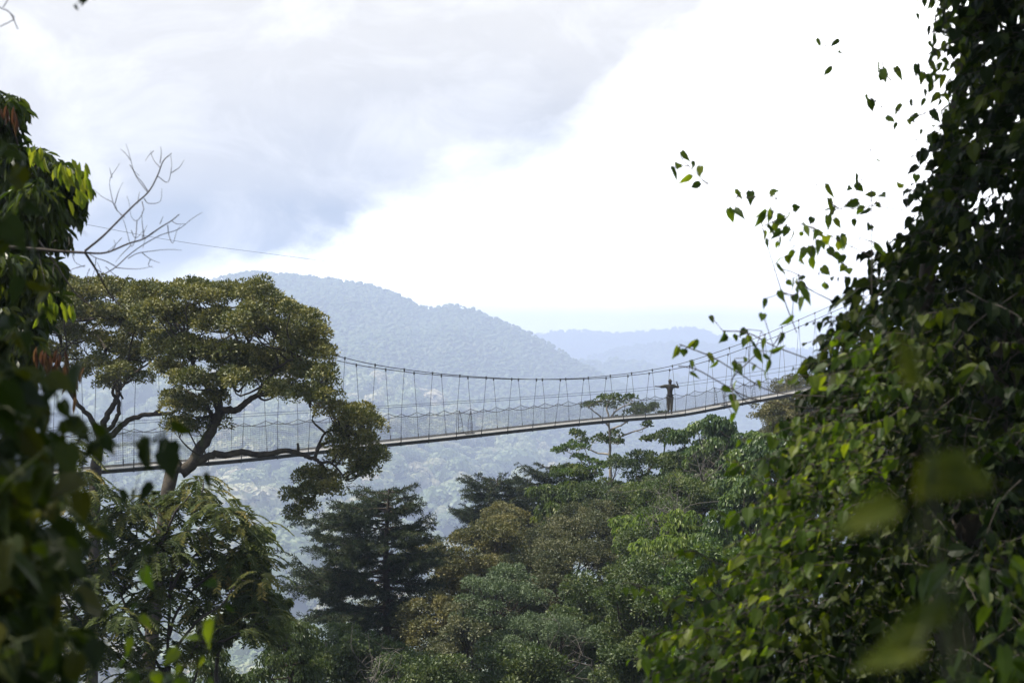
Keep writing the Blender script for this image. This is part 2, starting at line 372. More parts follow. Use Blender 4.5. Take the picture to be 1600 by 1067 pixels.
def B3(t, o, z): 
    p = BP+BD*t+BN*o; return np.array([p[0], p[1], z])
def bridge():
    steel = solid('cable_steel', (.05, .052, .055), (.10, .10, .105), 30, .5, .6)
    rope = solid('dark_rope', (.05, .045, .045), (.09, .085, .08), 30, .8)
    netm = solid('net_cord', (.14, .135, .13), (.22, .21, .20), 40, .8)
    alu = solid('deck_aluminium', (.20, .185, .165), (.32, .30, .265), 6, .6, .1); rail = solid('edge_rail', (.6, .58, .55), (.78, .76, .72), 6, .5)
    beam = solid('shaded_deck_beam', (.03, .028, .026), (.07, .065, .06), 4, .6, .3)  # shadow on the beam side is put into its dark colour
    tow = solid('tower_steel', (.12, .13, .12), (.22, .22, .2), 4, .6, .4)
    p0 = B3(-14, 0, float(near_h(*B3(-14, 0, 0)[:2])))
    root = empty('suspension_bridge', p0, 'long narrow rope suspension footbridge strung above the forest valley', 'bridge')
    T = np.arange(-15, 62.01, .25); A3 = np.array([[BD[0], BD[1], 0], [BN[0], BN[1], 0], [0, 0, 1.]])
    wd, wt = .25, .52
    zd = csm(DECK, T)
    # deck planks
    g = Geo(); 
    t = -15
    while t < 62:
        z = float(csm(DECK, t+.9)); sl = float(csm(DECK, t+1.8)-csm(DECK, t))/1.8
        ax = np.array([[BD[0], BD[1], sl], [BN[0], BN[1], 0], [0, 0, 1.]]); 
        box(g, B3(t+.91, 0, z+.02), (1.80, .40, .035), ax); t += 1.82
    g.build('deck', alu, root)
    for o in (-wd, wd):
        g = Geo()
        for a in range(len(T)-1):
            P = [B3(T[a+k], o+s*.025, zd[a+k]+dz) for k in (0, 1) for s in (-1, 1) for dz in (-.13, .0)]
            g.add(P, [[0,1,5,4],[2,6,7,3],[1,3,7,5],[0,4,6,2]])
        g.build('side_beam', beam, root)
        g = Geo()
        P = np.array([B3(x, o*1.0, z+.022) for x, z in zip(T, zd)]); tube(g, P, .024, 6); g.build('edge_rail', rail, root)
        if o > 0: continue
        g = Geo(); P = np.array([B3(x, o*1.12, z) for x, z in zip(T, zd)]); n = len(P); i = np.arange(n-1)
        g.add(np.concatenate([P+[0, 0, .045], P+[0, 0, .13]]), np.stack([i, i+1, n+i+1, n+i], -1)); g.build('toe_strip', alu, root)
    TH = np.array([8.66+1.82*i for i in range(-13, 30)])
    for sgn in (-1, 1):
        g = Geo(); P = np.array([B3(x, sgn*wt, z) for x, z in zip(T, csm(CAB, T))]); tube(g, P, .017, 5); g.build('main_cable', steel, root)
    hr = lambda t: np.interp(t, [-15, 0, 9, 18, 30, 62], [1.42, 1.4, 1.22, 1.05, .98, 1.0])   # hand rope height above the deck
    for sgn in (-1, 1):
        g = Geo(); net = Geo(); RP = []
        for i in range(len(TH)-1):
            ta, tb = TH[i], TH[i+1]
            for s in np.linspace(0, 1, 9)[:-1]:
                t_ = ta+(tb-ta)*s; zd_ = float(csm(DECK, t_)); h = hr(t_); dip = .16*4*s*(1-s)
                cz = float(csm(CAB, t_)); f = (h)/(cz-zd_+.0)
                o = sgn*(wd+(wt-wd)*f*(1-.0*dip)); RP.append((t_, o, zd_+h-dip))
        RPa = np.array(RP); tube(g, [B3(*x) for x in RPa], .012, 5); g.build('hand_rope', rope, root)
        # netting between deck edge and hand rope
        dt = .085; tt = np.arange(TH[0], TH[-1]-1.83, dt)
        o1 = np.interp(tt, RPa[:, 0], RPa[:, 1]); z1 = np.interp(tt, RPa[:, 0], RPa[:, 2]); z0 = csm(DECK, tt)+.03
        w = .0027 
        r = rs(4)
        for k in range(len(tt)):
            a = B3(tt[k], sgn*(wd+.03), z0[k]); b = B3(tt[k]+r.normal(0, .02), o1[k], z1[k]); dv = np.array([BD[0], BD[1], 0])*w
            net.add([a-dv, a+dv, b+dv, b-dv], [[0, 1, 2, 3]])
        for s in np.arange(.05, .99, .066):
            L_ = tt[::4]; oo = np.interp(L_, tt, sgn*(wd+.03)*(1-s)+o1*s); zz = np.interp(L_, tt, z0*(1-s)+z1*s)
            P = np.array([B3(*x) for x in zip(L_, oo, zz)]); up = np.array([0, 0, w])
            V = np.concatenate([P-up, P+up]); n = len(P); i = np.arange(n-1)
            net.add(V, np.stack([i, i+1, n+i+1, n+i], -1))
        net.build('side_net', netm, root)
        for t_ in TH:
            zc = float(csm(CAB, t_)); zd_ = float(csm(DECK, t_)); h = float(hr(t_)); f = h/(zc-zd_); orp = sgn*(wd+(wt-wd)*f)
            hg = Geo(); lean = rs(int(t_*100) & 1023).normal(0, .05)
            top = B3(t_, sgn*wt, zc); bot = B3(t_+lean, sgn*(wd+.03), zd_-.1); mid = B3(t_, orp, zd_+h)
            tube(hg, [top, mid, bot], .0095, 5)
            tube(hg, [mid-(mid-bot)*.72, mid-(mid-bot)*.92], .02, 6)
            hn = hg.build('hanger', steel, root)
            for q_, d_ in ((top+[0, 0, -.02], (.05, .045, .13)), (bot+[0, 0, .01], (.06, .035, .11))):
                cg = Geo(); box(cg, q_, d_, A3); cg.build('clamp', steel, hn)
    # cross ties under the deck
    for t_ in TH:
        g = Geo(); box(g, B3(t_, 0, float(csm(DECK, t_))-.10), (.05, .62, .03), A3); g.build('cross_tie', beam, root)
    # rope ties of doubled cord between hand rope and deck
    for t_ in (15.1, 36.0, 38.9):
        g = Geo(); z = float(csm(DECK, t_)); h = float(hr(t_))
        for s in (-1, 1):
            tube(g, [B3(t_, s*.33, z+h-.03), B3(t_-.12, s*.28, z+h*.5), B3(t_-.10, s*.26, z+.05)], .011, 5)
            tube(g, [B3(t_+.02, s*.33, z+h-.03), B3(t_+.15, s*.28, z+h*.5), B3(t_+.22, s*.26, z+.05)], .011, 5)
            for q in (.15, .3, .45, .6, .8): tube(g, [B3(t_-.11, s*.28, z+h*q), B3(t_+.17, s*.28, z+h*(q+.05))], .007, 4)
            tube(g, [B3(t_-.3, s*.26, z+.07), B3(t_+.35, s*.26, z+.09)], .022, 5)
        g.build('rope_tie', rope, root)
    # end towers
    for t_ in (-14, 61.0):
        g = Geo(); zc = float(csm(CAB, t_))+.2
        for s in (-1, 1):
            b = B3(t_, s*.85, 0); zb = float(near_h(b[0], b[1])); 
            tube(g, [B3(t_, s*1.1, zb-.3), B3(t_, s*wt, zc)], .09, 8)
        twr = [g]; g = Geo(); z = float(near_h(*B3(t_, 0, 0)[:2]))+1; k = 1
        while z < zc-1:
            tube(g, [B3(t_, -k*.85, z), B3(t_, k*.75, z+1.8)], .03, 5); tube(g, [B3(t_, -.85, z), B3(t_, .85, z)], .03, 5); z += 1.8; k = -k
        twr.append(g)
        g = twr[0].build('tower', tow, root); twr[1].build('tower_brace', tow, g)
    return root
bridge()
def wires():
    m = solid('wire_grey', (.10, .12, .16), (.16, .18, .22), 20, .6, .3)
    for k, (P, Y, r, lab) in enumerate((
        ([(-40,683),(122,664),(344,649),(582,635.5),(900,614.5),(1030,603),(1193,579),(1420,540)], (100, 165), .016, 'upper of the two thin steel guy cables behind the footbridge'),
        ([(-40,688),(122,668),(344,653),(582,638.5),(900,618),(1030,607),(1193,585),(1420,548)], (98, 163), .016, 'lower of the two thin steel guy cables behind the footbridge'),
        ([(-60,318),(108,346),(270,376),(400,394),(600,418),(880,440),(1200,452),(1650,455)], (55, 150), .008, 'single thin overhead wire crossing the sky above the umbrella tree'))):
        P = np.array(P, float); n = len(P); g = Geo(); Ys = np.linspace(Y[0], Y[1], n)
        tube(g, smooth([W(u, v, y) for (u, v), y in zip(P, Ys)], 6), r, 5)
        tag(g.build('guy_cable' if k < 2 else 'overhead_wire', m), lab, 'cable', 'guy cables behind the footbridge' if k < 2 else None)
wires()

# ------------------------------------------------------------ person on the bridge
def person():
    t_ = 31.3; z = float(csm(DECK, t_))+.045; c = B3(t_, .0, z)
    root = empty('person', c, 'person in olive shirt and brown trousers on the footbridge, arms spread to the ropes', 'person')
    skin = solid('skin', (.028, .018, .013), (.04, .027, .02), 20, .55); cloth = solid('olive_shirt', (.038, .036, .027), (.06, .055, .04), 12, .9)
    trs = solid('brown_trousers', (.06, .048, .032), (.085, .07, .047), 12, .9); boot = solid('black_boots', (.012, .012, .012), (.02, .02, .02), 12, .5)
    e = lambda x, y, zz: (c[0]+x, c[1]+y, c[2]+zz)     # x right in the photo, y away
    def skn(name, V, E, Rd, mat, root_i=0, parent=root, sub=2):
        me = bpy.data.meshes.new(name); me.from_pydata([e(*v) for v in V], E, []); o = link(name, me, parent, mat)
        md = o.modifiers.new('Skin', 'SKIN'); md.use_smooth_shade = True
        if not me.skin_vertices: bpy.context.view_layer.update()
        for i, r in enumerate(Rd):
            s = me.skin_vertices[0].data[i]; s.radius = (r, r) if not isinstance(r, tuple) else r; s.use_root = (i == root_i)
        o.modifiers.new('Subdivision', 'SUBSURF').levels = sub; o.modifiers[-1].render_levels = sub
        return o
    V = []; E = []; Q = []
    def v(p, r, par=None):
        V.append(p); Q.append(r)
        if par is not None: E.append((par, len(V)-1))
        return len(V)-1
    pel = v((0, 0, .94), .12); wa = v((0, 0, 1.08), .115, pel); ch = v((0, .0, 1.27), .135, wa); up = v((.0, 0, 1.40), .10, ch); ne = v((.01, 0, 1.50), .052, up)
    h1 = v((.015, -.01, 1.58), .078, ne); h2 = v((.015, -.01, 1.66), .098, h1); h3 = v((.015, .0, 1.73), .075, h2)
    v((.015, -.10, 1.62), .02, h1)
    hands = []
    for side, pts in ((-1, [(-.17, 0, 1.42), (-.41, .02, 1.37), (-.62, -.06, 1.38), (-.70, -.08, 1.385)]), (1, [(.18, 0, 1.42), (.43, -.03, 1.33), (.37, -.08, 1.50), (.33, -.10, 1.58)])):
        a = v(pts[0], .06, up); a = v(pts[1], .042, a); a = v(pts[2], .028, a); a = v(pts[3], (.02, .038), a); hands.append((a, side))
    for s in (-1, 1):
        hp = v((s*.09, 0, .86), .095, pel); oy = -.025-.055*s; kn = v((s*.075, oy, .48), .055, hp); ay = -.06*s; an = v((s*.063+.005, ay, .10), .036, kn); v((s*.065+.005, ay-.13, .045), .033, an)
    skn('body', V, E, Q, skin)
    body = [o for o in root.children if o.name.startswith('body')][0]
    for a, s in hands:
        hp = np.array(V[a])
        for k in range(5):
            d = np.array([-1, 0, -.1]) if s < 0 else np.array([-.05, -.1, 1.]); sp = np.array([0, .022*(k-2), .012*(k-2)]) if s < 0 else np.array([.022*(k-2), 0, 0.])
            ln = (.055, .075, .082, .076, .06)[k] if k else .05
            if k == 0: d = d+(np.array([0, -.9, .5]) if s < 0 else np.array([-.8, -.3, 0]))
            d = d/np.linalg.norm(d); p0 = hp+sp; p1 = p0+d*ln*.55; p2 = p1+(d+np.array([0, -.25, -.35]))*ln*.4
            skn('finger', [tuple(p0), tuple(p1), tuple(p2)], [(0, 1), (1, 2)], [.010, .009, .007], skin, 0, body, 1)
    eyem = solid('eye_white', (.5, .5, .48))
    for k in (-1, 1): skn('eye', [(.015+k*.032, -.098, 1.675), (.015+k*.032, -.104, 1.675)], [(0, 1)], [.009, .006], eyem, 0, body, 1)
    for k in (-1, 1): skn('ear', [(.015+k*.092, 0, 1.64), (.015+k*.098, .01, 1.68)], [(0, 1)], [.014, .016], skin, 0, body, 1)
    # short hair
    skn('hair', [(.015, .03, 1.69), (.015, .01, 1.755)], [(0, 1)], [.092, .07], boot, 0, body, 2)
    V2 = [(0, 0, .95), (0, 0, 1.10), (0, 0, 1.28), (0, 0, 1.41), (-.18, 0, 1.42), (-.41, .02, 1.372), (-.50, -.01, 1.375), (.19, 0, 1.42), (.43, -.03, 1.335), (.41, -.05, 1.39), (0, 0, 1.46)]
    skn('shirt', V2, [(0, 1), (1, 2), (2, 3), (3, 4), (4, 5), (5, 6), (3, 7), (7, 8), (8, 9), (3, 10)], [(.155, .11), (.135, .11), (.17, .13), (.13, .115), .09, .07, .06, .09, .07, .06, .075], cloth)
    V3 = [(0, 0, .93), (-.09, 0, .84), (-.075, .03, .48), (-.055, .06, .16), (.09, 0, .84), (.075, -.08, .48), (.07, -.06, .16)]
    tr_ = skn('trousers', V3, [(0, 1), (1, 2), (2, 3), (0, 4), (4, 5), (5, 6)], [(.165, .125), .112, .085, .068, .112, .085, .068], trs)
    for s in (-1, 1): skn('boot', [(s*.063+.005, -.06*s, .20), (s*.063+.005, -.06*s, .06), (s*.065+.005, -.06*s-.14, .035)], [(0, 1), (1, 2)], [.052, .05, .038], boot, 0, root, 1)
    g = Geo(); th = np.linspace(0, 2*math.pi, 17)
    tube(g, [e(.172*math.cos(a), .13*math.sin(a), .97) for a in th], .022, 6); g.build('belt', boot, tr_)
person()

# ------------------------------------------------------------ foliage generators
def sub_lumps(L, r, sub, k, zlow=-.25, flat=.7):
    """L: (n,4) lumps centre+radius -> smaller lumps over their surface"""
    out = []
    for c in L:
        n = max(5, int(1.45*k*(c[3]/sub)**2)); d = norm(r.normal(size=(n*2, 3))); d = d[d[:, 2] > zlow][:n]
        p = c[:3]+d*c[3]*np.array([1, 1, flat])*r.uniform(.7, 1.05, (len(d), 1)); out.append(np.column_stack([p, sub*r.uniform(.65, 1.35, len(d))]))
    return np.concatenate(out)
def crown(g, SL, r, dens, ll, lw, shape='quad', mode='rosette', flat=.75, jit=.5, zlow=-.6):
    """leaves over the shells of small lumps SL (n,4)"""
    dens *= 3.0; ll *= 1.18; lw *= 1.25
    n = np.maximum(6, (dens*SL[:, 3]**2).astype(int)); idx = np.repeat(np.arange(len(SL)), n); N = len(idx)
    d = norm(r.normal(size=(N, 3))+[0, 0, .25]); d[:, 2] = np.where(d[:, 2] < zlow, -d[:, 2], d[:, 2])
    pos = SL[idx, :3]+d*SL[idx, 3:4]*np.array([1, 1, flat])*np.where(r.uniform(0, 1, (N, 1)) < .8, r.uniform(.82, 1.05, (N, 1)), r.uniform(.3, 1.25, (N, 1)))
    if mode == 'rosette': ax = norm(d+r.normal(0, .6, (N, 3))+[0, 0, .2]); nr = norm(d*1.0+[0, 0, .35]+r.normal(0, jit*.65, (N, 3)))
    elif mode == 'droop': ax = norm(d*.45+r.normal(0, .3, (N, 3))+[0, 0, -1.0]); nr = norm(d+r.normal(0, .4, (N, 3))+[0, 0, .35])
    else: ax = norm(r.normal(size=(N, 3))+d*.5); nr = norm(d+[0, 0, .4]+r.normal(0, jit+.3, (N, 3)))
    cl = r.uniform(0, 1, len(SL)); rn = np.clip(.55*cl[idx]+.45*r.beta(2, 2, N), 0, 1)
    leaves(g, pos, ax, nr, ll*r.uniform(.7, 1.25, N), lw*r.uniform(.75, 1.2, N), rn, shape)
def px_lumps(pts, Y, r, thick, copies=2):
    """pts: (px,py,r px). Each gets real depth inside a crown of the given thickness (m)"""
    P = np.array(pts, float); cx, cy = P[:, 0].mean(), P[:, 1].mean(); ext = max(1, np.abs(P[:, 0]-cx).max()); out = []
    for u, v, q in P:
        dd = math.sqrt(max(.12, 1-((u-cx)/ext)**2*.9))
        for k in range(copies):
            y = Y+thick*dd*r.uniform(-1, 1)*(.5 if k == 0 else 1); 
            out.append([*W(u+(r.normal(0, q*.15) if k else 0), v+(r.normal(0, q*.15) if k else 0), y), q/F*y])
    return np.array(out)
def dome(px, top, w, h, Y, r, n, rr=None):
    """rounded crown made of lumps; px, top, w, h in photo pixels"""
    rr = rr or w*.125; out = []; s = Y/F; h = h*1.5; n = int(n*1.7)
    for i in range(n):
        d = norm(r.normal(size=3)); d[2] = d[2]*.8+.25; q = r.uniform(.6, 1.12)
        u = px+d[0]*(w/2-rr*.8)*q; z = top+rr+(h/2-rr)*(1-d[2]*q*1.0); 
        out.append([*W(u, min(z, top+h), Y+d[1]*(w/2)*s*q), rr*s*r.uniform(.7, 1.25)])
    return np.array(out)
def connect(g, LP, L, r, rad=.035, drop=.4):
    """a curved bough from the nearest limb point to each lump"""
    LP = np.asarray(LP)
    for c in L:
        cost = np.linalg.norm((LP-c[:3])*[1, 1, 1], axis=1)+np.maximum(0, LP[:, 2]-c[2])*1.5; a = LP[cost.argmin()]; b = c[:3].copy(); ln = np.linalg.norm(b-a)
        if ln < .15: continue
        m1 = a+(b-a)*.35+r.normal(0, ln*.09, 3)-[0, 0, drop*ln*.12]; m2 = a+(b-a)*.7+r.normal(0, ln*.07, 3)-[0, 0, drop*ln*.08]
        P = smooth([a, m1, m2, b], 3); tube(g, P, np.linspace(rad*min(1.6, .5+ln*.3), rad*.35, len(P)), 5)
        for _ in range(3):
            e = b+norm(r.normal(size=3)+[0, 0, .3])*c[3]*.85; tube(g, smooth([P[-4], (P[-4]+e)/2+r.normal(0, .05, 3), e], 2), [rad*.3, rad*.25, rad*.2, rad*.15, rad*.1], 4)
def finish(name, label, cat, Lumps, limbs, trunk, leafgeo, lm, bark, base, group=None, extra=()):
    root = empty(name, base, label, cat, group)
    if trunk is not None: trunk.build('trunk', bark, root, True)
    if limbs is not None: limbs.build('branches', bark, root, True)
    leafgeo.build('crown', lm, root)
    return root
def std_tree(label, L, Y, bpx, seed, lm, kind='rosette', sub=.28, k=1.6, dens=420, ll=.09, lw=.045, shape='quad', bark=None, name='forest_tree', cat='tree', group=None, flat=.75, trunk_r=.22, zl=-.25, core=True):
    r = rs(seed); bark = bark or BARK
    bx = (bpx-800)/F*Y; bz = float(near_h(bx, Y)); base = (bx, Y, bz)
    cx = L[:, :3].mean(0); cx[2] = L[:, 2].min()-.2
    tg = Geo(); P = limb(tg, [(bx, Y, bz-.3), ((bx+cx[0])/2+r.normal(0, .3), Y, (bz+cx[2])/2), cx, L[:, :3].mean(0)], trunk_r, trunk_r*.5, r)
    bg = Geo(); connect(bg, P[len(P)//2:], L, r, .04)
    SL = sub_lumps(L, r, sub, k, zl); g = Geo(); crown(g, SL, r, dens, ll, lw, shape, kind, flat)
    return finish(name, label, cat, L, bg, tg, g, lm, bark, base, group), bg, g

GOLD = leaf_mat('golden_leaves', [(.024, .034, .008), (.072, .084, .019), (.155, .15, .04), (.30, .26, .09)], .22, (1.1, 1.1, .45), .45, .4)
GOLD2 = leaf_mat('ochre_leaves', [(.028, .036, .01), (.068, .074, .022), (.14, .13, .042), (.23, .20, .08)], .2, (1.1, 1.05, .5), .5, .3)
OLIVE = leaf_mat('olive_leaves', [(0.030, 0.044, 0.017), (0.061, 0.073, 0.032), (0.110, 0.112, 0.052), (0.171, 0.159, 0.079)], .2, (1.1, 1.15, .6), .5, .3)
DULL = leaf_mat('dull_green_leaves', [(0.017, 0.030, 0.011), (0.037, 0.061, 0.018), (0.073, 0.098, 0.030), (0.146, 0.159, 0.055)], .25)
SAGE = leaf_mat('sage_leaves', [(0.037, 0.055, 0.024), (0.061, 0.091, 0.039), (0.098, 0.134, 0.061), (0.146, 0.183, 0.091)], .2, (1.1, 1.2, .7))
BROAD = leaf_mat('glossy_broad_leaves', [(0.020, 0.041, 0.012), (0.043, 0.079, 0.021), (0.085, 0.128, 0.033), (0.183, 0.232, 0.061)], .3, rough=.45, spec=.4)
LIME = leaf_mat('lime_leaves', [(.04, .07, .015), (.09, .14, .03), (.17, .22, .05), (.26, .28, .08)], .4)
LIME2 = leaf_mat('pale_tip_leaves', [(.025, .045, .012), (.05, .08, .02), (.09, .12, .035), (.20, .22, .08)], .3)
DARKC = leaf_mat('conifer_needles', [(.012, .02, .01), (.022, .036, .016), (.04, .055, .024), (.08, .085, .032)], .12, (1, 1.1, .6), .6, .12)
VINE = leaf_mat('shaded_vine_leaves', [(.005, .011, .002), (.009, .018, .003), (.018, .03, .005), (.055, .07, .01)], .42, (1.4, 1.5, .3), .5, .14)  # shade inside the vine mass is put into this dark leaf colour
VINEB = leaf_mat('bright_lit_leaves', [(.02, .04, .006), (.04, .07, .009), (.07, .11, .014), (.13, .16, .02)], .55, (1.6, 1.6, .3), .5, .25)  # light on the vine rim put into the colour; also plain shrub leaves
NEARD = leaf_mat('near_dark_leaves', [(.008, .015, .003), (.014, .024, .004), (.024, .036, .005), (.05, .05, .008)], .45, (1.6, 1.7, .3), .55, .15)
REDL = leaf_mat('red_young_leaves', [(.07, .035, .022), (.11, .06, .035), (.15, .10, .05)], .4, (1.1, .9, .7))
FRND = leaf_mat('pinnate_leaflets', [(.028, .042, .012), (.052, .07, .018), (.09, .10, .026), (.19, .15, .045)], .28, (1.2, 1.25, .4), .6, .12)

# ------------------------------------------------------------ the umbrella tree and its neighbour
def umbrella_tree():
    Y = 62; r = rs(11)
    pts = [(222,466,27),(262,462,24),(296,458,26),(312,470,28),(350,464,28),(392,463,30),(418,482,28),(450,492,26),(478,505,24),(490,530,24),
      (248,498,34),(290,505,36),(336,510,36),(384,512,36),(428,522,36),(466,545,32),(500,556,24),(514,588,20),(508,618,24),(524,640,14),
      (262,548,34),(305,556,36),(350,560,38),(398,566,36),(440,580,36),(478,590,30),(480,622,24),(440,612,26),(396,596,28),(352,600,24),(300,598,26),(262,580,24),(332,626,14),
      (292,640,24),(310,668,18),(286,668,16),(276,625,18),
      (548,652,22),(566,668,22),(536,674,20),(572,690,16),(590,718,15),(566,724,18),(536,716,15),(516,746,16),(488,744,15),(500,764,17),(526,764,14),(478,768,13),(484,792,11),(560,742,13),(545,690,18)]
    L = px_lumps(pts, Y, r, 4.2, 2); low = (L[:, 2] < W(0, 635, Y)[2]); L[low, 1] = Y+r.uniform(-.8, .8, low.sum())
    for i in np.where(low)[0]:
        pass
    tg = Geo(); w = lambda l, dy=0: [W(u, v, Y+dy*(k/len(l))) for k, (u, v) in enumerate(l)]
    bx = (215-800)/F*Y; bz = float(near_h(bx, Y))
    T = limb(tg, [(bx-.3, Y, bz-.4), (bx, Y, bz+6), *w([(262,768),(285,738),(302,722),(313,700),(325,682),(334,662),(343,645)])], .24, .14, r, sides=10, wob=.012)
    bg = Geo(); A = []
    A.append(limb(bg, w([(300,726),(318,717),(336,709),(352,711),(377,706),(400,710),(425,708),(452,704),(470,710),(484,714),(494,718),(502,725),(509,735)]), .125, .05, r, wob=.012, sides=8))
    A.append(limb(bg, w([(492,716),(496,703),(504,694),(524,688),(545,680),(560,676)]), .06, .03, r))
    A.append(limb(bg, w([(494,704),(500,690),(508,676),(520,672),(536,668)]), .045, .02, r))
    A.append(limb(bg, w([(500,724),(515,722),(530,735),(540,750)]), .05, .02, r)); A.append(limb(bg, w([(506,730),(512,748),(500,765),(486,780)]), .045, .02, r))
    A.append(limb(bg, w([(466,710),(466,698),(465,692)]), .05, .035, r))
    A.append(limb(bg, w([(343,645),(356,640),(370,641),(384,628),(402,618),(424,614),(445,606),(470,604),(492,606)], -1.5), .13, .04, r, wob=.02))
    A.append(limb(bg, w([(343,645),(342,625),(350,605),(365,585),(378,560),(390,535)], 1.5), .13, .04, r, wob=.02))
    A.append(limb(bg, w([(343,640),(334,618),(322,600),(306,580),(296,555),(285,530)], -1.2), .12, .04, r, wob=.02))
    A.append(limb(bg, w([(334,655),(322,635),(305,618),(285,608),(268,596)], 1.6), .08, .03, r, wob=.02))
    A.append(limb(bg, w([(370,585),(398,560),(430,545),(460,530),(480,520)], 2.2), .08, .03, r, wob=.02))
    A.append(limb(bg, w([(378,560),(372,530),(360,500),(350,480)], 2), .06, .03, r, wob=.02))
    A.append(limb(bg, w([(402,618),(420,590),(440,570),(462,560)], -2.5), .07, .03, r, wob=.02))
    connect(bg, np.concatenate(A), L, r, .04)
    SL = sub_lumps(L, r, .26, 1.9, -.15, .6); g = Geo(); crown(g, SL, r, 560, .085, .045, 'quad', 'rosette', .8)
    finish('umbrella_tree', 'spreading gold tipped tree with a long low limb in front of the footbridge', 'tree', L, bg, tg, g, GOLD, BARK, (bx, Y, bz))
def umbrella_tree2():
    Y = 68; r = rs(12)
    pts = [(20,430,26),(60,440,26),(95,452,30),(130,458,30),(165,455,28),(198,462,26),(215,488,28),(60,478,30),(105,490,34),(150,492,34),(190,510,32),(222,530,26),
      (80,520,28),(125,530,30),(168,540,28),(205,556,24),(228,560,18),(60,550,24),(100,560,24),(186,585,20),(215,592,16),(170,600,14),(120,585,20),(40,500,28),(20,470,30),(200,575,18),(150,570,20)]
    L = px_lumps(pts, Y, r, 4.0, 2); tg = Geo(); w = lambda l, dy=0: [W(u, v, Y+dy*(k/len(l))) for k, (u, v) in enumerate(l)]
    bx = (140-800)/F*Y; bz = float(near_h(bx, Y))
    limb(tg, [(bx-.2, Y, bz-.4), (bx, Y, bz+6), *w([(148,775),(150,735),(153,705),(158,685)])], .24, .15, r, sides=10, wob=.012)
    bg = Geo(); A = []
    A.append(limb(bg, w([(158,688),(163,665),(168,648),(180,628),(184,612),(178,596),(172,575),(165,545)], 1), .13, .05, r, wob=.02))
    A.append(limb(bg, w([(160,680),(175,665),(185,645),(186,630),(176,612),(186,590),(200,570)], -1), .09, .04, r, wob=.02))
    A.append(limb(bg, w([(158,688),(176,678),(190,664),(210,652),(232,648),(262,646),(280,640)]), .13, .05, r, wob=.015))
    A.append(limb(bg, w([(158,690),(148,665),(135,645),(122,632),(105,600),(90,565)], -1), .11, .05, r, wob=.02))
    A.append(limb(bg, w([(240,648),(256,630),(268,612),(280,590)]), .05, .02, r, wob=.02))
    A.append(limb(bg, w([(184,612),(200,590),(226,572),(240,560)], 1.4), .06, .02, r, wob=.02))
    A.append(limb(bg, w([(165,545),(150,520),(140,500)], 1.4), .05, .02, r, wob=.02)); A.append(limb(bg, w([(200,570),(205,540),(210,510)], -1.4), .05, .02, r, wob=.02))
    connect(bg, np.concatenate(A), L, r, .04)
    SL = sub_lumps(L, r, .24, 1.5, -.15, .62); g = Geo(); crown(g, SL, r, 600, .085, .045, 'quad', 'rosette', .8)
    finish('umbrella_tree', 'gold tipped spreading tree with forked dark trunk at the left end of the footbridge', 'tree', L, bg, tg, g, GOLD, BARK, (bx, Y, bz))
umbrella_tree(); umbrella_tree2()

# ------------------------------------------------------------ conifers
def conifer(label, px, top, bot, Y, seed, prof, nb=46, droop=.12, base_px=None, needle=.115, upt=.18, group=None):
    """prof: list of (row px, left px reach, right px reach)"""
    r = rs(seed); s = Y/F; bx = ((base_px or px)-800)/F*Y; bz = float(near_h(bx, Y)); prof = np.array(prof, float)
    tg = Geo(); P = limb(tg, [(bx, Y, bz-.3), W(px, bot+60, Y), W(px-2, (top+bot)/2, Y), W(px+3, top+8, Y)], .30, .04, r, 5, 9)
    bg = Geo(); g = Geo(); PP = []; AX = []; RN = []
    for i in range(nb):
        v = top+12+(bot-top-12)*(i+.5)/nb+r.normal(0, 4); phi = i*2.4+r.normal(0, .3)
        lr = np.interp(v, prof[:, 0], prof[:, 2] if math.cos(phi) > 0 else prof[:, 1])*s
        ln = lr*r.uniform(.7, 1.15)*1.04*(1 if abs(math.cos(phi)) > .5 else .8); a = P[np.abs(P[:, 2]-W(0, v, Y)[2]).argmin()].copy(); a[2] = W(0, v, Y)[2]
        d = np.array([math.cos(phi), math.sin(phi), 0]); n = 9; tt = np.linspace(0, 1, n)
        Q = a+np.outer(tt*ln, d); dr, ut, wv = droop*r.uniform(-1.2, 2.6), upt*r.uniform(.2, 2.0), r.uniform(-.06, .06); Q[:, 2] += ln*(-dr*tt+ut*tt**2.5+wv*np.sin(tt*6))+r.normal(0, .02, n); Q[:, :2] += np.cumsum(r.normal(0, .03, (n, 2)), 0)
        tube(bg, Q, np.linspace(.045, .012, n), 5)
        m = max(8, int(ln/.11))
        for k in range(m):
            f = .18+.82*(k+r.uniform(0, 1))/m; b = np.array([np.interp(f, tt, Q[:, c]) for c in range(3)]); sg = 1 if k % 2 else -1
            sd = np.array([-d[1], d[0], 0])*sg; tl = ln*.36*(1-f*.6)*r.uniform(.6, 1.2)+.16; e = b+norm(sd*r.uniform(.5, 1)+d*.8+[0, 0, r.uniform(-.55, .35)])*tl
            tube(bg, [b, e], [.01, .004], 3)
            q = int(tl/.011); f2 = r.uniform(0, 1, q)[:, None]; pts = b+(e-b)*f2+r.normal(0, .028, (q, 3)); PP.append(pts); AX.append(norm((e-b))+r.normal(0, .8, (q, 3))); RN.append(np.full(q, r.uniform(0, 1)))
    PP = np.concatenate(PP); AX = np.concatenate(AX); RN = np.concatenate(RN); N = len(PP)
    leaves(g, PP, AX, r.normal(0, .6, (N, 3))+[0, 0, 1], needle*r.uniform(.8, 1.7, N), needle*.30*r.uniform(.8, 1.4, N), np.clip(RN*.5+r.uniform(0, .5, N), 0, 1))
    finish('conifer', label, 'tree', None, bg, tg, g, DARKC, BARK, (bx, Y, bz), group)
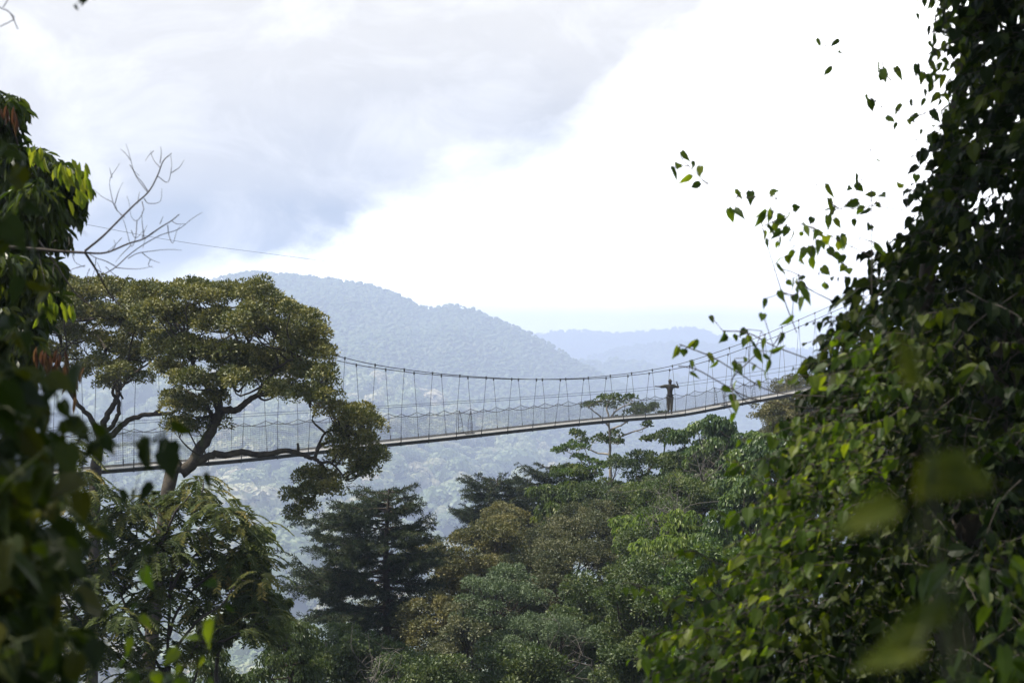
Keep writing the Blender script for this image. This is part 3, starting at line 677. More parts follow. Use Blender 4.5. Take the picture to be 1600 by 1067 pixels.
conifer('broad dark green conifer with ragged layered boughs below the middle of the footbridge', 605, 755, 985, 86, 31,
        [(752, 14, 20), (770, 60, 50), (800, 95, 62), (815, 130, 85), (845, 120, 85), (880, 130, 90), (915, 150, 80), (945, 135, 60), (990, 110, 60)], 92)
conifer('dark conifer with upturned boughs, second from the bare flat topped tree', 775, 738, 850, 118, 32, [(735, 20, 20), (760, 48, 40), (790, 60, 50), (850, 60, 60)], 70, .02, upt=.3)
conifer('dark conifer with pointed top beside the bare flat topped tree', 858, 718, 840, 122, 33, [(715, 10, 12), (740, 40, 28), (770, 60, 30), (840, 60, 50)], 74, .02, upt=.3)

# ------------------------------------------------------------ pinnate tree at lower left
def frond_tree():
    Y = 41; r = rs(41); s = Y/F
    pts = [(250,790,40),(300,780,40),(345,800,40),(380,830,38),(395,870,34),(200,800,40),(160,830,45),(300,840,50),(250,860,50),(200,880,50),(350,880,45),(400,930,26),(420,960,20),(150,900,50),
      (250,930,45),(300,900,45),(130,960,50),(200,970,50),(330,950,38),(380,985,26),(160,1030,55),(260,1010,40),(310,750,16),(150,770,30),(120,740,26),(100,700,26),(110,800,40),(80,860,45),(230,1060,45),(90,1000,50),(60,930,50),(410,900,20),(420,985,16)]
    L = px_lumps(pts, Y, r, 2.2, 1); bx = (240-800)/F*Y; bz = float(near_h(bx, Y)); w = lambda l, dy=0: [W(u, v, Y+dy*(k/len(l))) for k, (u, v) in enumerate(l)]
    tg = Geo(); limb(tg, [(bx, Y, bz-.3), *w([(262,1300),(258,1150),(262,1040)])], .12, .07, r, sides=8)
    bg = Geo(); A = []
    for l, dy in (([(262,1040),(264,980),(266,920),(268,880),(250,850),(238,810),(232,780)], .5), ([(266,930),(280,895),(305,868),(330,850),(322,835)], -.5), ([(258,1090),(300,1020),(330,990),(365,970),(410,955)], .8),
      ([(258,1150),(305,1060),(308,1000),(315,960),(345,930)], 1), ([(262,1040),(290,990),(320,960),(350,940),(372,905)], -1), ([(260,1060),(220,990),(190,930),(170,870),(160,820)], -.8), ([(250,1100),(200,1040),(140,990),(100,930),(80,860),(100,760)], .5), ([(268,880),(292,830),(312,780),(318,755)], .4),
      ([(262,1000),(285,940),(340,890),(385,850)], .9), ([(308,1000),(350,1000),(400,975),(430,965)], .2), ([(250,850),(275,800),(300,770)], -.6), ([(190,930),(215,870),(210,810)], .7)):
        A.append(limb(bg, w(l, dy), .035, .012, r, wob=.01))
    connect(bg, np.concatenate(A), L, r, .014, .1)
    g = Geo(); ra = Geo(); LP = []; LA = []; LN = []; LR = []
    for c in L:
        nf = int(34*(c[3]/.55)**2)+4
        for _ in range(nf):
            d = norm(r.normal(size=3)+[0, -.1, .35]); p = c[:3]+d*c[3]*r.uniform(.2, .95)*np.array([1, 1, .7]); ln = r.uniform(.38, .62)
            h = norm(np.array([d[0], d[1], 0])+r.normal(0, .35, 3)*[1, 1, 0]); n = 7; t = np.linspace(0, 1, n); up = r.uniform(.1, .5)
            Q = p+np.outer(t*ln, h)+np.outer(ln*(up*t-.75*t*t), [0, 0, 1]); tube(ra, Q, np.linspace(.005, .002, n), 3)
            npair = 11; f = np.repeat(np.linspace(.15, 1, npair), 2); sg = np.tile([1, -1], npair)
            b = np.stack([np.interp(f, t, Q[:, k]) for k in range(3)], -1); T = norm(np.stack([np.interp(f, t, np.gradient(Q, axis=0)[:, k]) for k in range(3)], -1)); sd = norm(np.cross(T, [0, 0, 1]))*sg[:, None]
            LP.append(b); LA.append(sd*.9+T*.55+r.normal(0, .1, b.shape)+[0, 0, -.25]); LN.append(np.cross(T, sd)*sg[:, None]+r.normal(0, .15, b.shape)); LR.append(np.full(len(f), r.beta(1.5, 2.5))+r.normal(0, .06, len(f)))
    LP, LA, LN, LR = map(np.concatenate, (LP, LA, LN, LR)); N = len(LP)
    leaves(g, LP, LA, LN, .135*r.uniform(.75, 1.15, N), .048, np.clip(LR, 0, 1), 'leaf')
    root = finish('pinnate_leaf_tree', 'bushy tree with feathery pinnate fronds and thin dark stems at the lower left', 'tree', L, bg, tg, g, FRND, BARK_T, (bx, Y, bz))
    ra.build('frond_stalk', STEM, root)
    # drooping broad leaves on the right shoulder
    L2 = px_lumps([(395,905,26),(410,940,24),(425,965,18),(380,950,26),(360,985,24),(405,985,18),(345,915,26),(395,870,22),(405,840,18),(325,1000,30),(440,945,10)], Y+1.5, r, .8, 1)
    bx2 = (352-800)/F*(Y+1.5); bz2 = float(near_h(bx2, Y+1.5)); tg = Geo(); P = limb(tg, [(bx2, Y+1.5, bz2-.3), W(345, 1150, Y+1.5), W(338, 1050, Y+1.5), W(350, 980, Y+1.5), W(372, 930, Y+1.5)], .07, .02, r)
    bg = Geo(); connect(bg, P[len(P)//2:], L2, r, .018, .1); g = Geo(); SL = sub_lumps(L2, r, .14, 2.0, -.6, .9); crown(g, SL, r, 1100, .11, .034, 'leaf', 'droop')
    finish('slender_tree', 'slim tree with drooping glossy leaves against the valley at the right of the feathery tree', 'tree', L2, bg, tg, g, leaf_mat('drooping_leaves', [(.02, .035, .01), (.05, .07, .018), (.10, .12, .03), (.16, .17, .05)], .35), BARK_T, (bx2, Y+1.5, bz2))
frond_tree()

# ------------------------------------------------------------ flat-topped sparse trees behind the bridge
def sparse_tree(label, Y, seed, base_px, trunk, boughs, pads, lm, tr=.12, bark=None, dens=330, name='sparse_tree'):
    r = rs(seed); bx = (base_px-800)/F*Y; bz = float(near_h(bx, Y)); w = lambda l, dy=0: [W(u, v, Y+dy*(k/len(l))) for k, (u, v) in enumerate(l)]
    tg = Geo(); limb(tg, [(bx, Y, bz-.3), *w(trunk)], tr, tr*.35, r, sides=9, wob=.01); bg = Geo(); A = []
    for l, dy in boughs: A.append(limb(bg, w(l, dy), tr*.42, .018, r, wob=.012))
    L = px_lumps(pads, Y, r, 1.6, 2); connect(bg, np.concatenate(A), L, r, .02, .1)
    dens *= .42; SL = sub_lumps(L, r, .17, .6, -.2, .35); g = Geo(); crown(g, SL, r, dens, .14, .075, 'leaf', 'rosette', .6)
    return finish(name, label, 'tree', L, bg, tg, g, lm, bark or BARK_P, (bx, Y, bz))
sparse_tree('sparse flat topped tree with pale trunk rising behind the footbridge beside the person', 106, 51, 957,
    [(957,860),(955,800),(954,740),(953,700),(952,672),(951,650)],
    [([(953,710),(930,706),(905,694),(900,685)], 1), ([(952,668),(942,655),(925,640),(915,634)], -1), ([(952,655),(965,640),(982,632),(998,628)], 1), ([(953,672),(970,664),(985,655),(990,640)], -.5), ([(953,690),(985,676),(1010,668),(1018,655)], 1.2), ([(951,650),(948,635),(955,622)], .2), ([(990,640),(1010,655),(1030,648)], .5)],
    [(918,634,7),(930,630,9),(945,625,10),(960,622,9),(972,628,9),(984,622,8),(996,636,10),(985,645,9),(1002,650,8),(1012,642,7),(1022,636,6),(1035,648,5),(972,655,6),(905,680,6),(898,676,5),(915,690,8),(935,684,7),(960,680,10),(948,690,8),(966,692,7),(1012,664,6),(1000,640,9),(958,634,8)], DULL, .13)
sparse_tree('small wind bent tree with one curved trunk below the person on the footbridge', 104, 52, 1005,
    [(1008,800),(1010,745),(1022,725),(1035,710),(1040,692),(1037,680)],
    [([(1037,685),(1022,684),(1006,687)], .5), ([(1038,682),(1050,676),(1064,678),(1078,672)], -.5), ([(1036,690),(1040,678),(1036,672)], 0), ([(1064,678),(1078,690),(1084,706)], .3), ([(1070,675),(1088,670),(1094,684)], .3), ([(1012,745),(1014,725),(1016,712)], -.3)],
    [(1008,687,4),(1020,685,5),(1032,682,6),(1042,676,7),(1054,682,5),(1062,678,5),(1016,712,6),(1014,722,5),(1040,690,4)], DULL, .07, BARK_T)
sparse_tree('small tree with two crooked pale stems left of the sparse flat topped tree', 104, 53, 930,
    [(936,830),(926,770),(920,752),(922,738),(915,730)],
    [([(920,745),(912,725),(900,712),(885,705)], .6), ([(922,740),(920,720),(914,700)], -.6), ([(920,750),(930,735),(935,722)], .2), ([(922,760),(905,748),(895,735)], -.3)],
    [(870,705,7),(884,700,7),(895,694,8),(908,700,8),(903,715,10),(920,722,11),(910,733,12),(898,740,12),(930,735,10),(925,745,12),(940,728,8),(885,738,8)], BROAD, .10, None, 420)

# ------------------------------------------------------------ forest on the near slope
GRP = None
def dm(*a, **k): return dome(*a, **k)
def fT(label, px, top, w, h, Y, seed, lm, n, **k):
    r = rs(seed+500); L = dome(px, top, w, h, Y, r, n, k.pop('rr', None)); std_tree(label, L, Y, px, seed, lm, **k)
def forest():
    ro = dict(sub=.30, k=1.5, dens=360, ll=.10, lw=.055)
    fine = dict(sub=.26, k=1.5, dens=460, ll=.085, lw=.04)
    br = dict(sub=.30, k=1.5, dens=190, ll=.17, lw=.085, shape='leaf', kind='droop')
    fT('ochre tipped rounded tree just right of the broad dark conifer', 745, 800, 190, 190, 92, 61, GOLD2, 34, **ro)
    fT('ochre tipped tree under the two dark upturned conifers', 815, 775, 160, 150, 104, 62, GOLD2, 26, **ro)
    fT('small ochre tree at the foot of the broad conifer, left of the sage bush', 672, 925, 120, 120, 84, 63, GOLD2, 22, **ro)
    fT('rounded brown green tree at the bottom between the conifer and the sage tree', 730, 945, 130, 170, 79, 64, OLIVE, 24, **ro)
    fT('low brownish tree under the left boughs of the broad conifer', 590, 940, 120, 90, 90, 65, OLIVE, 18, **ro)
    fT('pale sage green rounded tree at the lower middle', 782, 868, 150, 150, 80, 66, SAGE, 30, **fine)
    fT('bluish sage tree at the bottom edge under the olive tree', 880, 945, 180, 160, 70, 67, SAGE, 30, sub=.22, k=1.5, dens=520, ll=.075, lw=.03)
    fT('large grey olive tree with billowing fine crown right of the sage tree', 885, 800, 220, 220, 86, 68, OLIVE, 44, **fine)
    fT('grey olive tree standing directly behind the billowing olive tree', 950, 765, 140, 120, 92, 69, OLIVE, 20, **fine)
    fT('lime tinted leafy tree under the dark pointed conifer', 890, 728, 120, 110, 104, 70, leaf_mat('yellow_green_leaves', [(.02, .04, .01), (.045, .07, .016), (.08, .11, .025), (.20, .20, .04)], .35), 26, **br)
    fT('dark dense tree behind the pale trunked sparse tree', 955, 722, 100, 110, 100, 71, DULL, 18, **ro)
    fT('dull green tree with bare twigs under the wind bent tree', 1020, 702, 150, 160, 96, 72, DULL, 32, **ro)
    fT('tall glossy leaved tree at the crest of the slope below the footbridge', 1125, 640, 140, 150, 95, 73, BROAD, 36, **br)
    fT('glossy leaved tree at the crest right beside the climbing vines', 1200, 650, 150, 170, 88, 74, BROAD, 36, **br)
    fT('rounded leafy tree on the crest between bent tree and glossy trees', 1080, 668, 110, 130, 99, 75, BROAD, 24, **br)
    fT('dark glossy tree below the crest beside the vines', 1170, 755, 170, 170, 76, 76, BROAD, 36, **br)
    fT('tree with hanging lime leaves halfway down the slope', 1035, 785, 130, 110, 78, 77, LIME, 12, rr=18, sub=.28, k=1.1, dens=170, ll=.20, lw=.075, shape='leaf', kind='droop')
    fT('dark twiggy tree behind the hanging lime leaves', 1060, 790, 210, 190, 82, 78, DULL, 40, **ro)
    fT('small lime crowned tree in front of the olive crowns', 985, 800, 60, 50, 83, 79, LIME, 8, rr=12, sub=.25, k=1.2, dens=190, ll=.18, lw=.07, shape='leaf', kind='droop')
    fT('dark leafy tree in the lower slope left of the vine sprays', 1030, 880, 230, 230, 62, 80, DULL, 46, sub=.22, k=1.5, dens=420, ll=.09, lw=.05)
    fT('grey green leafy tree under the lime trees', 1120, 850, 200, 220, 60, 81, BROAD, 40, sub=.22, k=1.5, dens=330, ll=.11, lw=.055, shape='leaf', kind='rosette')
    fT('dark green shrubby tree at the bottom left of the centre', 540, 975, 230, 170, 62, 82, DULL, 44, sub=.22, k=1.4, dens=460, ll=.09, lw=.045)
    fT('twiggy green tree beside the feathery tree at the bottom', 455, 965, 120, 170, 56, 83, leaf_mat('mid_green_leaves', [(.016, .03, .01), (.035, .055, .016), (.06, .085, .025), (.10, .12, .04)], .35), 26, sub=.2, k=1.3, dens=460, ll=.09, lw=.04, shape='leaf', kind='droop')
    fT('dark green tree at the very bottom under the ochre trees', 660, 1010, 180, 120, 58, 84, DULL, 30, sub=.22, k=1.4, dens=460, ll=.085, lw=.045)
    fT('dark tree at the bottom edge below the sage tree', 800, 1000, 160, 120, 60, 85, DULL, 30, sub=.22, k=1.4, dens=460, ll=.085, lw=.045)
    fT('low bushy tree at the bottom edge below the feathery tree', 340, 1025, 180, 120, 50, 86, DULL, 26, sub=.2, k=1.3, dens=480, ll=.09, lw=.04, shape='leaf', kind='droop')
    fT('brownish crowned tree behind the right end of the footbridge', 1270, 560, 190, 160, 132, 87, GOLD2, 40, **ro)
    fT('olive crowned tree behind the vines above the bridge end', 1400, 500, 230, 220, 128, 88, OLIVE, 40, **ro)
    fT('dark tree low on the slope beneath the large olive tree', 930, 900, 170, 200, 72, 89, DULL, 36, **ro)
    fT('leafy tree with pale green tips filling the hollow left of the glossy crest trees', 1055, 725, 150, 120, 90, 96, LIME2, 26, **ro)
    fT('mottled green tree in the middle of the slope above the hanging lime leaves', 985, 745, 130, 110, 93, 97, DULL, 24, **ro)
    # bare grey twigs and boughs among the slope trees
    r = rs(95)
    for k, (u, v, Y, n, lab) in enumerate(((1055, 805, 80, 9, 'leafless grey tree with tangled twigs beside the hanging lime leaves'), (575, 1060, 58, 4, 'pale dead branches rising from the shrubby tree at the bottom'), (1095, 740, 92, 9, 'dead grey tree with arching twigs below the crest'), (925, 1030, 66, 3, 'pale crooked dead stem at the bottom edge among sage leaves'))):
        g = Geo(); bx = (u-800)/F*Y; bz = float(near_h(bx, Y)); root = empty('dead_tree', (bx, Y, bz), lab, 'tree', None)
        P = limb(g, [(bx, Y-1, bz-.3), W(u+6, v+60, Y-1.5), W(u, v, Y-2)], .07, .04, r); bg = Geo()
        for q in range(n*3):
            a = P[r.integers(len(P)//3, len(P))]; e = a+np.array([r.normal(0, 1.3), r.normal(-.2, .6), r.uniform(-.2, 1.7)]); ln = np.linalg.norm(e-a); C = smooth([a, a+(e-a)*.3+r.normal(0, ln*.16, 3), a+(e-a)*.65+r.normal(0, ln*.16, 3), e], 4); tube(bg, C, np.linspace(.016, .004, len(C)), 4)
            for _ in range(4):
                b = C[r.integers(3, len(C))]; e2 = b+r.normal(0, .35, 3)+[0, 0, .15]; tube(bg, smooth([b, (b+e2)/2+r.normal(0, .06, 3), e2], 2), [.008, .007, .006, .005, .004], 3)
        g.build('trunk', BARK_G, root, True); bg.build('branches', BARK_G, root, True)
forest()

# ------------------------------------------------------------ spray builder for near plants
def sprays(g, st, starts, dirs, lens, r, ll, lw, shape='heart', step=.07, droop=.35, lobe=1.0, face=(0, -.5, .6), srad=.0035, rn=(0, 1)):
    P = []; A = []; N = []; Z = []; SZ = []
    for p, d, ln in zip(starts, dirs, lens):
        n = 7; t = np.linspace(0, 1, n); d = norm(np.asarray(d, float)); Q = np.asarray(p)+np.outer(t*ln, d)+np.outer(ln*(-droop*t*t), [0, 0, 1]); Q[1:] += np.cumsum(r.normal(0, ln*.03, (n-1, 3)), 0)
        tube(st, Q, np.linspace(srad, srad*.4, n), 4); m = max(2, int(ln/step)); f = np.linspace(.12, 1, m); b = np.stack([np.interp(f, t, Q[:, k]) for k in range(3)], -1)
        sg = np.where(np.arange(m) % 2 == 0, 1, -1)[:, None]; sd = norm(np.cross(d, [0, 0, 1.])+1e-6)*sg
        P.append(b+sd*.01); A.append(norm(sd*.55+d*.35+r.normal(0, .35, (m, 3))+[0, 0, -.75*lobe])); N.append(np.array(face)+r.normal(0, .55, (m, 3))+sd*.2); SZ.append(r.uniform(.4, 1.3, m)*np.where(f > .85, .75, 1)); Z.append(np.clip(r.uniform(*rn)+r.normal(0, .15, m), 0, 1))
    P, A, N, SZ, Z = map(np.concatenate, (P, A, N, SZ, Z))
    leaves(g, P, A, N, ll*SZ, lw*SZ*r.uniform(.85, 1.1, len(SZ)), Z, shape)

def vine_tree():
    r = rs(101); YC = 15
    edge_y = [-900, -300, -60, 60, 150, 220, 330, 400, 450, 520, 600, 700, 800, 880, 950, 1010, 1100, 1400]; edge_x = [1450, 1480, 1500, 1510, 1495, 1475, 1440, 1385, 1332, 1290, 1282, 1262, 1232, 1192, 1135, 1080, 1050, 1040]
    E = lambda v: np.interp(v, edge_y, edge_x)
    bx = (1500-800)/F*16; bz = float(near_h(bx, 16)); root = empty('vine_covered_tree', (bx, 16, bz), 'tall dark tree smothered in heart leaved climbing vines filling the right side', 'tree')
    tg = Geo(); ps = [(1530,1250),(1492,1000),(1480,930),(1500,850),(1535,760),(1560,640),(1590,480),(1640,200),(1700,-200),(1760,-600)]
    limb(tg, [W(u, v, 16.3) for u, v in ps], .17, .10, r, 4, 10, .01); limb(tg, [W(u, v, 16.0) for u, v in [(1482,960),(1470,860),(1440,740),(1430,600),(1450,420),(1500,150),(1560,-150)]], .10, .05, r, 4, 8, .01)
    tg.build('trunk', BARK, root, True)
    g = Geo(); st = Geo(); N = 4800
    v = r.uniform(-620, 1180, N); dep = r.uniform(0, 1, N)
    x0 = E(v); u = x0+25+(1900-x0)*r.uniform(0, 1, N)**1.25
    Yc = YC+np.clip((u-x0)/220, 0, 1.7)*r.uniform(-1.6, 4.5, N)+r.normal(0, .5, N)
    starts = [W(a, b, y) for a, b, y in zip(u, v, Yc)]
    # inner sprays hang, rim sprays reach outwards
    rim = (u-x0) < 130
    dirs = [np.array([(-.9 if q else r.normal(0, .6)), r.normal(-.1, .5), r.uniform(-.5, .6)]) for q in rim]
    lens = np.where(rim, r.uniform(.12, .42, N), r.uniform(.4, .8, N))
    sprays(g, st, starts, dirs, lens, r, .115, .078, 'heart', .052)
    n = 1100; v = r.uniform(430, 1180, n); u = E(v)+110+r.uniform(0, 1, n)*(1750-E(v)-110)
    sprays(g, st, [W(a, b, y) for a, b, y in zip(u, v, r.uniform(18, 21, n))], [r.normal(0, .6, 3) for _ in range(n)], r.uniform(.5, .9, n), r, .15, .11, 'heart', .06)
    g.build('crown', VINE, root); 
    # sprays along the lower left rim, sunlight put into their paler leaf colour
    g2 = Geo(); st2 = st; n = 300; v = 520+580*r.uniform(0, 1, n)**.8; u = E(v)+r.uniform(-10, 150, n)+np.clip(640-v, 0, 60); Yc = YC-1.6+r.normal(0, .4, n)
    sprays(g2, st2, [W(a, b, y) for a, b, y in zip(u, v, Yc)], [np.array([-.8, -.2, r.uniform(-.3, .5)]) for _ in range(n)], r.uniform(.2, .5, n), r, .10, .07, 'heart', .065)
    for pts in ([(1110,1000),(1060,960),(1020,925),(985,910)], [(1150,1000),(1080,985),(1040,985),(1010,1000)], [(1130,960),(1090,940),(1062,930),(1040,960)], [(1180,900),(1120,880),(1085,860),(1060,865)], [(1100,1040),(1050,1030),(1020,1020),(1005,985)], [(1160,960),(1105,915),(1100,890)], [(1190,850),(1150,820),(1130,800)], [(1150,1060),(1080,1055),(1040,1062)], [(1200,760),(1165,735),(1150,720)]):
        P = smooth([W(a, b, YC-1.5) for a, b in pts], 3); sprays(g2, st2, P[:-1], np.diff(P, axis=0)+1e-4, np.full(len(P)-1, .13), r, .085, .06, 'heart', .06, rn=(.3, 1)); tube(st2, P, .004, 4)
    g2.build('lit_rim_sprays', VINEB, root)
    # hanging threads with small sprigs reaching into the sky
    g3 = Geo(); spr = [(1287,72,2),(1325,88,2),(1378,93,2),(1388,115,4),(1370,160,2),(1376,166,1),(1402,172,2),(1440,180,4),(1432,194,1),(1360,232,1),(1349,277,2),(1274,288,2),(1063,246,1),(1076,260,3),(1107,288,3),(1152,308,4),(1167,303,1),(1204,300,1),(1214,310,3),(1201,325,1),(1217,333,2),(1190,353,5),(1206,347,4),(1218,375,4),(1232,372,1),(1259,352,6),(1272,362,7),(1258,385,5),(1295,368,3),(1309,325,3),(1302,332,2),(1324,318,2),(1346,325,2),(1362,304,2),(1363,322,2),(1336,308,1),(1418,262,1),(1411,300,1),(1222,420,2),(1248,430,4),(1262,450,4),(1222,458,3),(1240,462,3),(1278,428,3),(1300,400,5),(1320,380,4),(1345,372,4),(1365,362,2),
       (1075,543,3),(1066,540,1),(1113,558,2),(1130,517,3),(1168,520,3),(1190,517,3),(1158,528,1),(1188,548,2),(1208,540,4),(1170,565,4),(1148,560,2),(1142,600,2),(1130,620,3),(1172,606,2),(1150,575,1),(1088,577,2)]
    stp = st
    for a, b, n in spr:
        Yq = YC-1+r.normal(0, .6); p = W(a, b, Yq); q0 = E(b); k = n
        pos = p+r.normal(0, .04+.009*n, (k, 3)); ax = r.normal(0, .5, (k, 3))+[0, 0, -.9]; leaves(g3, pos, ax, r.normal(0, .7, (k, 3))+[0, -.7, .2], .10*r.uniform(.5, 1.15, k), .058*r.uniform(.6, 1.2, k), r.uniform(0, 1, k), 'heart')
        for z in pos: tube(stp, [p, z], .003, 3)
    strings = [[(1460,150),(1440,180),(1402,172),(1370,160),(1350,100),(1325,88),(1287,72)],[(1500,60),(1440,90),(1388,115),(1378,93)],[(1420,330),(1362,322),(1346,325),(1309,325),(1274,288)],[(1360,400),(1295,368),(1259,352),(1206,347),(1214,310),(1152,308),(1107,288),(1063,246)],[(1362,460),(1362,322),(1360,232)],[(1300,470),(1262,450),(1248,430),(1222,420)],
       [(1300,620),(1208,612),(1150,580),(1113,558),(1075,543),(1062,538)],[(1280,640),(1180,624),(1130,600),(1088,577),(1060,572)],[(1260,560),(1208,540),(1168,520),(1130,517)],[(1180,640),(1142,600),(1170,565),(1188,548)],[(1430,340),(1411,300),(1418,262)],[(1245,520),(1222,458),(1190,353)],[(1300,330),(1324,318),(1349,277)]]
    for s_ in strings: tube(stp, smooth([W(a, b, YC-1) for a, b in s_], 5),   .0042 if s_[0][1] > 550 else .0036, 4)
    # strand hanging from above at the top right
    n = 26; vv = np.linspace(-40, 118, n); uu = 1458+14*np.sin(vv/24)+r.normal(0, 9, n); sprays(g3, stp, [W(a, b, YC-.8) for a, b in zip(uu, vv)], [r.normal(0, .5, 3)+[0, 0, -.5] for _ in vv], np.full(n, .12), r, .085, .05, 'heart', .05)
    n = 30; vv = r.uniform(-40, 210, n); uu = 1500+r.normal(0, 18, n); sprays(g3, stp, [W(a, b, YC-.3) for a, b in zip(uu, vv)], [r.normal(0, .5, 3)+[-.4, 0, -.1] for _ in vv], np.full(n, .2), r, .09, .055, 'heart', .06)
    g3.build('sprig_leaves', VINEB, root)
    # thin climbing stems
    for _ in range(110):
        v0 = r.uniform(250, 900); u0 = r.uniform(float(E(v0))+170, 1800); y = r.uniform(13.2, 17); pts = [W(u0, v0, y)]
        a = r.normal(0, .35)+r.choice([0, 0, 1.2])
        for k in range(5): a += r.normal(0, .2); pts.append(pts[-1]+np.array([math.sin(a)*.35, r.normal(0, .1), -math.cos(a)*.35]))
        tube(st, smooth(pts, 3), .004, 4)
    st.build('vine_stems', BARK_T, root)
vine_tree()

def near_plant(name, label, cat, base, stems, seed, mat, ll, lw, step=.09, shape='heart', twig=.3, rad=.006, nside=6, extra=None, ptag='leaves', face=(0, -.6, .5), skip=.25):
    """a plant close to the camera: stems are poly-lines in (px,py,Y) starting out of frame; side twigs carry the leaves"""
    r = rs(seed); root = empty(name, base, label, cat); g = Geo(); st = Geo()
    for s_ in stems:
        P = smooth([np.array(base)]+[W(*q) for q in s_], 4) if base is not None else smooth([W(*q) for q in s_], 4)
        tube(st, P, np.linspace(rad, rad*.35, len(P)), 6); k0 = int(len(P)*skip); seg = P[k0:]
        for i in range(nside):
            a = seg[min(len(seg)-2, int(i*len(seg)/nside+r.uniform(0, 1)))]; d = r.normal(0, .6, 3)+[0, 0, .1]; sprays(g, st, [a], [d], [twig*r.uniform(.6, 1.2)], r, ll, lw, shape, step, face=face, srad=rad*.4)
    if extra: 
        for (u, v, Y, ln, w_, ax, nr) in extra:
            p = W(u, v, Y); leaves(g, p[None], np.array([ax], float), np.array([nr], float), ln, w_, r.uniform(.4, 1), shape)
    g.build(ptag, mat, root); st.build('stems', STEM, root); return root, g

def near_right():
    # out of focus saplings close to the camera
    bl = leaf_mat('soft_near_leaves', [(.02, .034, .005), (.045, .06, .009), (.07, .08, .012)], .5, (1.5, 1.45, .3), .7, .08, patch=60)
    near_plant('sapling', 'blurred slender sapling with a few broad leaves in front of the vines', 'sapling', (.5, 1.95, -1.72), [[(1520,1150,1.95),(1470,900,1.9),(1455,700,1.9),(1425,470,1.9)],[(1470,900,1.9),(1430,860,1.9),(1350,820,1.88)],[(1500,1100,1.92),(1430,1020,1.88),(1400,990,1.86)]], 201, bl, .09, .05, nside=0, rad=.0025,
        extra=[(1420,600,1.9,0.050,0.031,(-.1,0,1),(.5,-.8,.2)), (1440,760,1.9,0.066,0.037,(1,0,.05),(.1,-.8,.8)), (1400,790,1.9,0.066,0.034,(-1,0,-.35),(.1,-.8,.6)), (1455,745,1.9,0.056,0.031,(.6,.3,.35),(.2,-.8,.5)), (1480,740,1.9,0.053,0.031,(.8,.2,-.1),(.2,-.8,.5)), (1450,720,1.9,0.040,0.025,(-.2,0,-1),(.4,-.8,.1)), (1480,950,1.9,0.066,0.031,(-1,0,-.4),(.1,-.8,.6)), (1440,1010,1.9,0.066,0.031,(-.9,0,-.25),(.1,-.8,.6))])
    near_plant('shrub', 'shrub with pointed bright green leaves in the lower right corner', 'shrub', (2.3, 8.6, float(near_h(2.3, 8.6))), [[(1680,1150,8.6),(1640,980,8.6),(1570,890,8.5),(1530,880,8.4)],[(1660,1150,8.6),(1610,1040,8.4),(1550,990,8.3)],[(1700,1100,8.6),(1640,960,8.5),(1600,860,8.5)],[(1640,1180,8.4),(1560,1080,8.3),(1500,1050,8.2)],[(1700,1000,8.6),(1640,900,8.6),(1590,940,8.3)]], 202, VINEB, .13, .06, .06, 'heart', .28, nside=9)
near_right()

def overhead():  # unseen crowns added to shade the near vines and shrubs
    r = rs(401); lm = leaf_mat('overhead_leaves', [(.012, .025, .005), (.03, .05, .01), (.05, .07, .014)], .3)
    for lab, bx, by, C, R_, n in (('unseen leafy tree over the camera position at the left, added for shade', -7.5, -1.5, (-5.0, 5.5, 7.5), (6.5, 7.5, 1.4), 80), ('unseen tree added behind the vines, its crown placed to shade them', 10.5, 14, (2.8, 15.5, 9.0), (4.6, 5.2, 1.3), 80)):
        bz = float(near_h(bx, by)); L = []
        while len(L) < n:
            d = r.uniform(-1, 1, 3)
            if d[0]**2+d[1]**2 < 1: L.append([C[0]+d[0]*R_[0], C[1]+d[1]*R_[1], C[2]+d[2]*R_[2], r.uniform(.7, 1.1)])
        L = np.array(L); tg = Geo(); P = limb(tg, [(bx, by, bz-.3), (bx+.2, by+.2, 2), (bx*.9+C[0]*.1, by, 5), np.array(C)*[1, 1, .95]], .28, .12, r, sides=9); bg = Geo(); connect(bg, P[len(P)//2:], L, r, .05)
        g = Geo(); SL = sub_lumps(L, r, .5, 1.2, -.8, .8); crown(g, SL, r, 70, .15, .085, 'leaf', 'rosette')
        finish('shading_canopy_tree', lab, 'tree', L, bg, tg, g, lm, BARK, (bx, by, bz))
overhead()

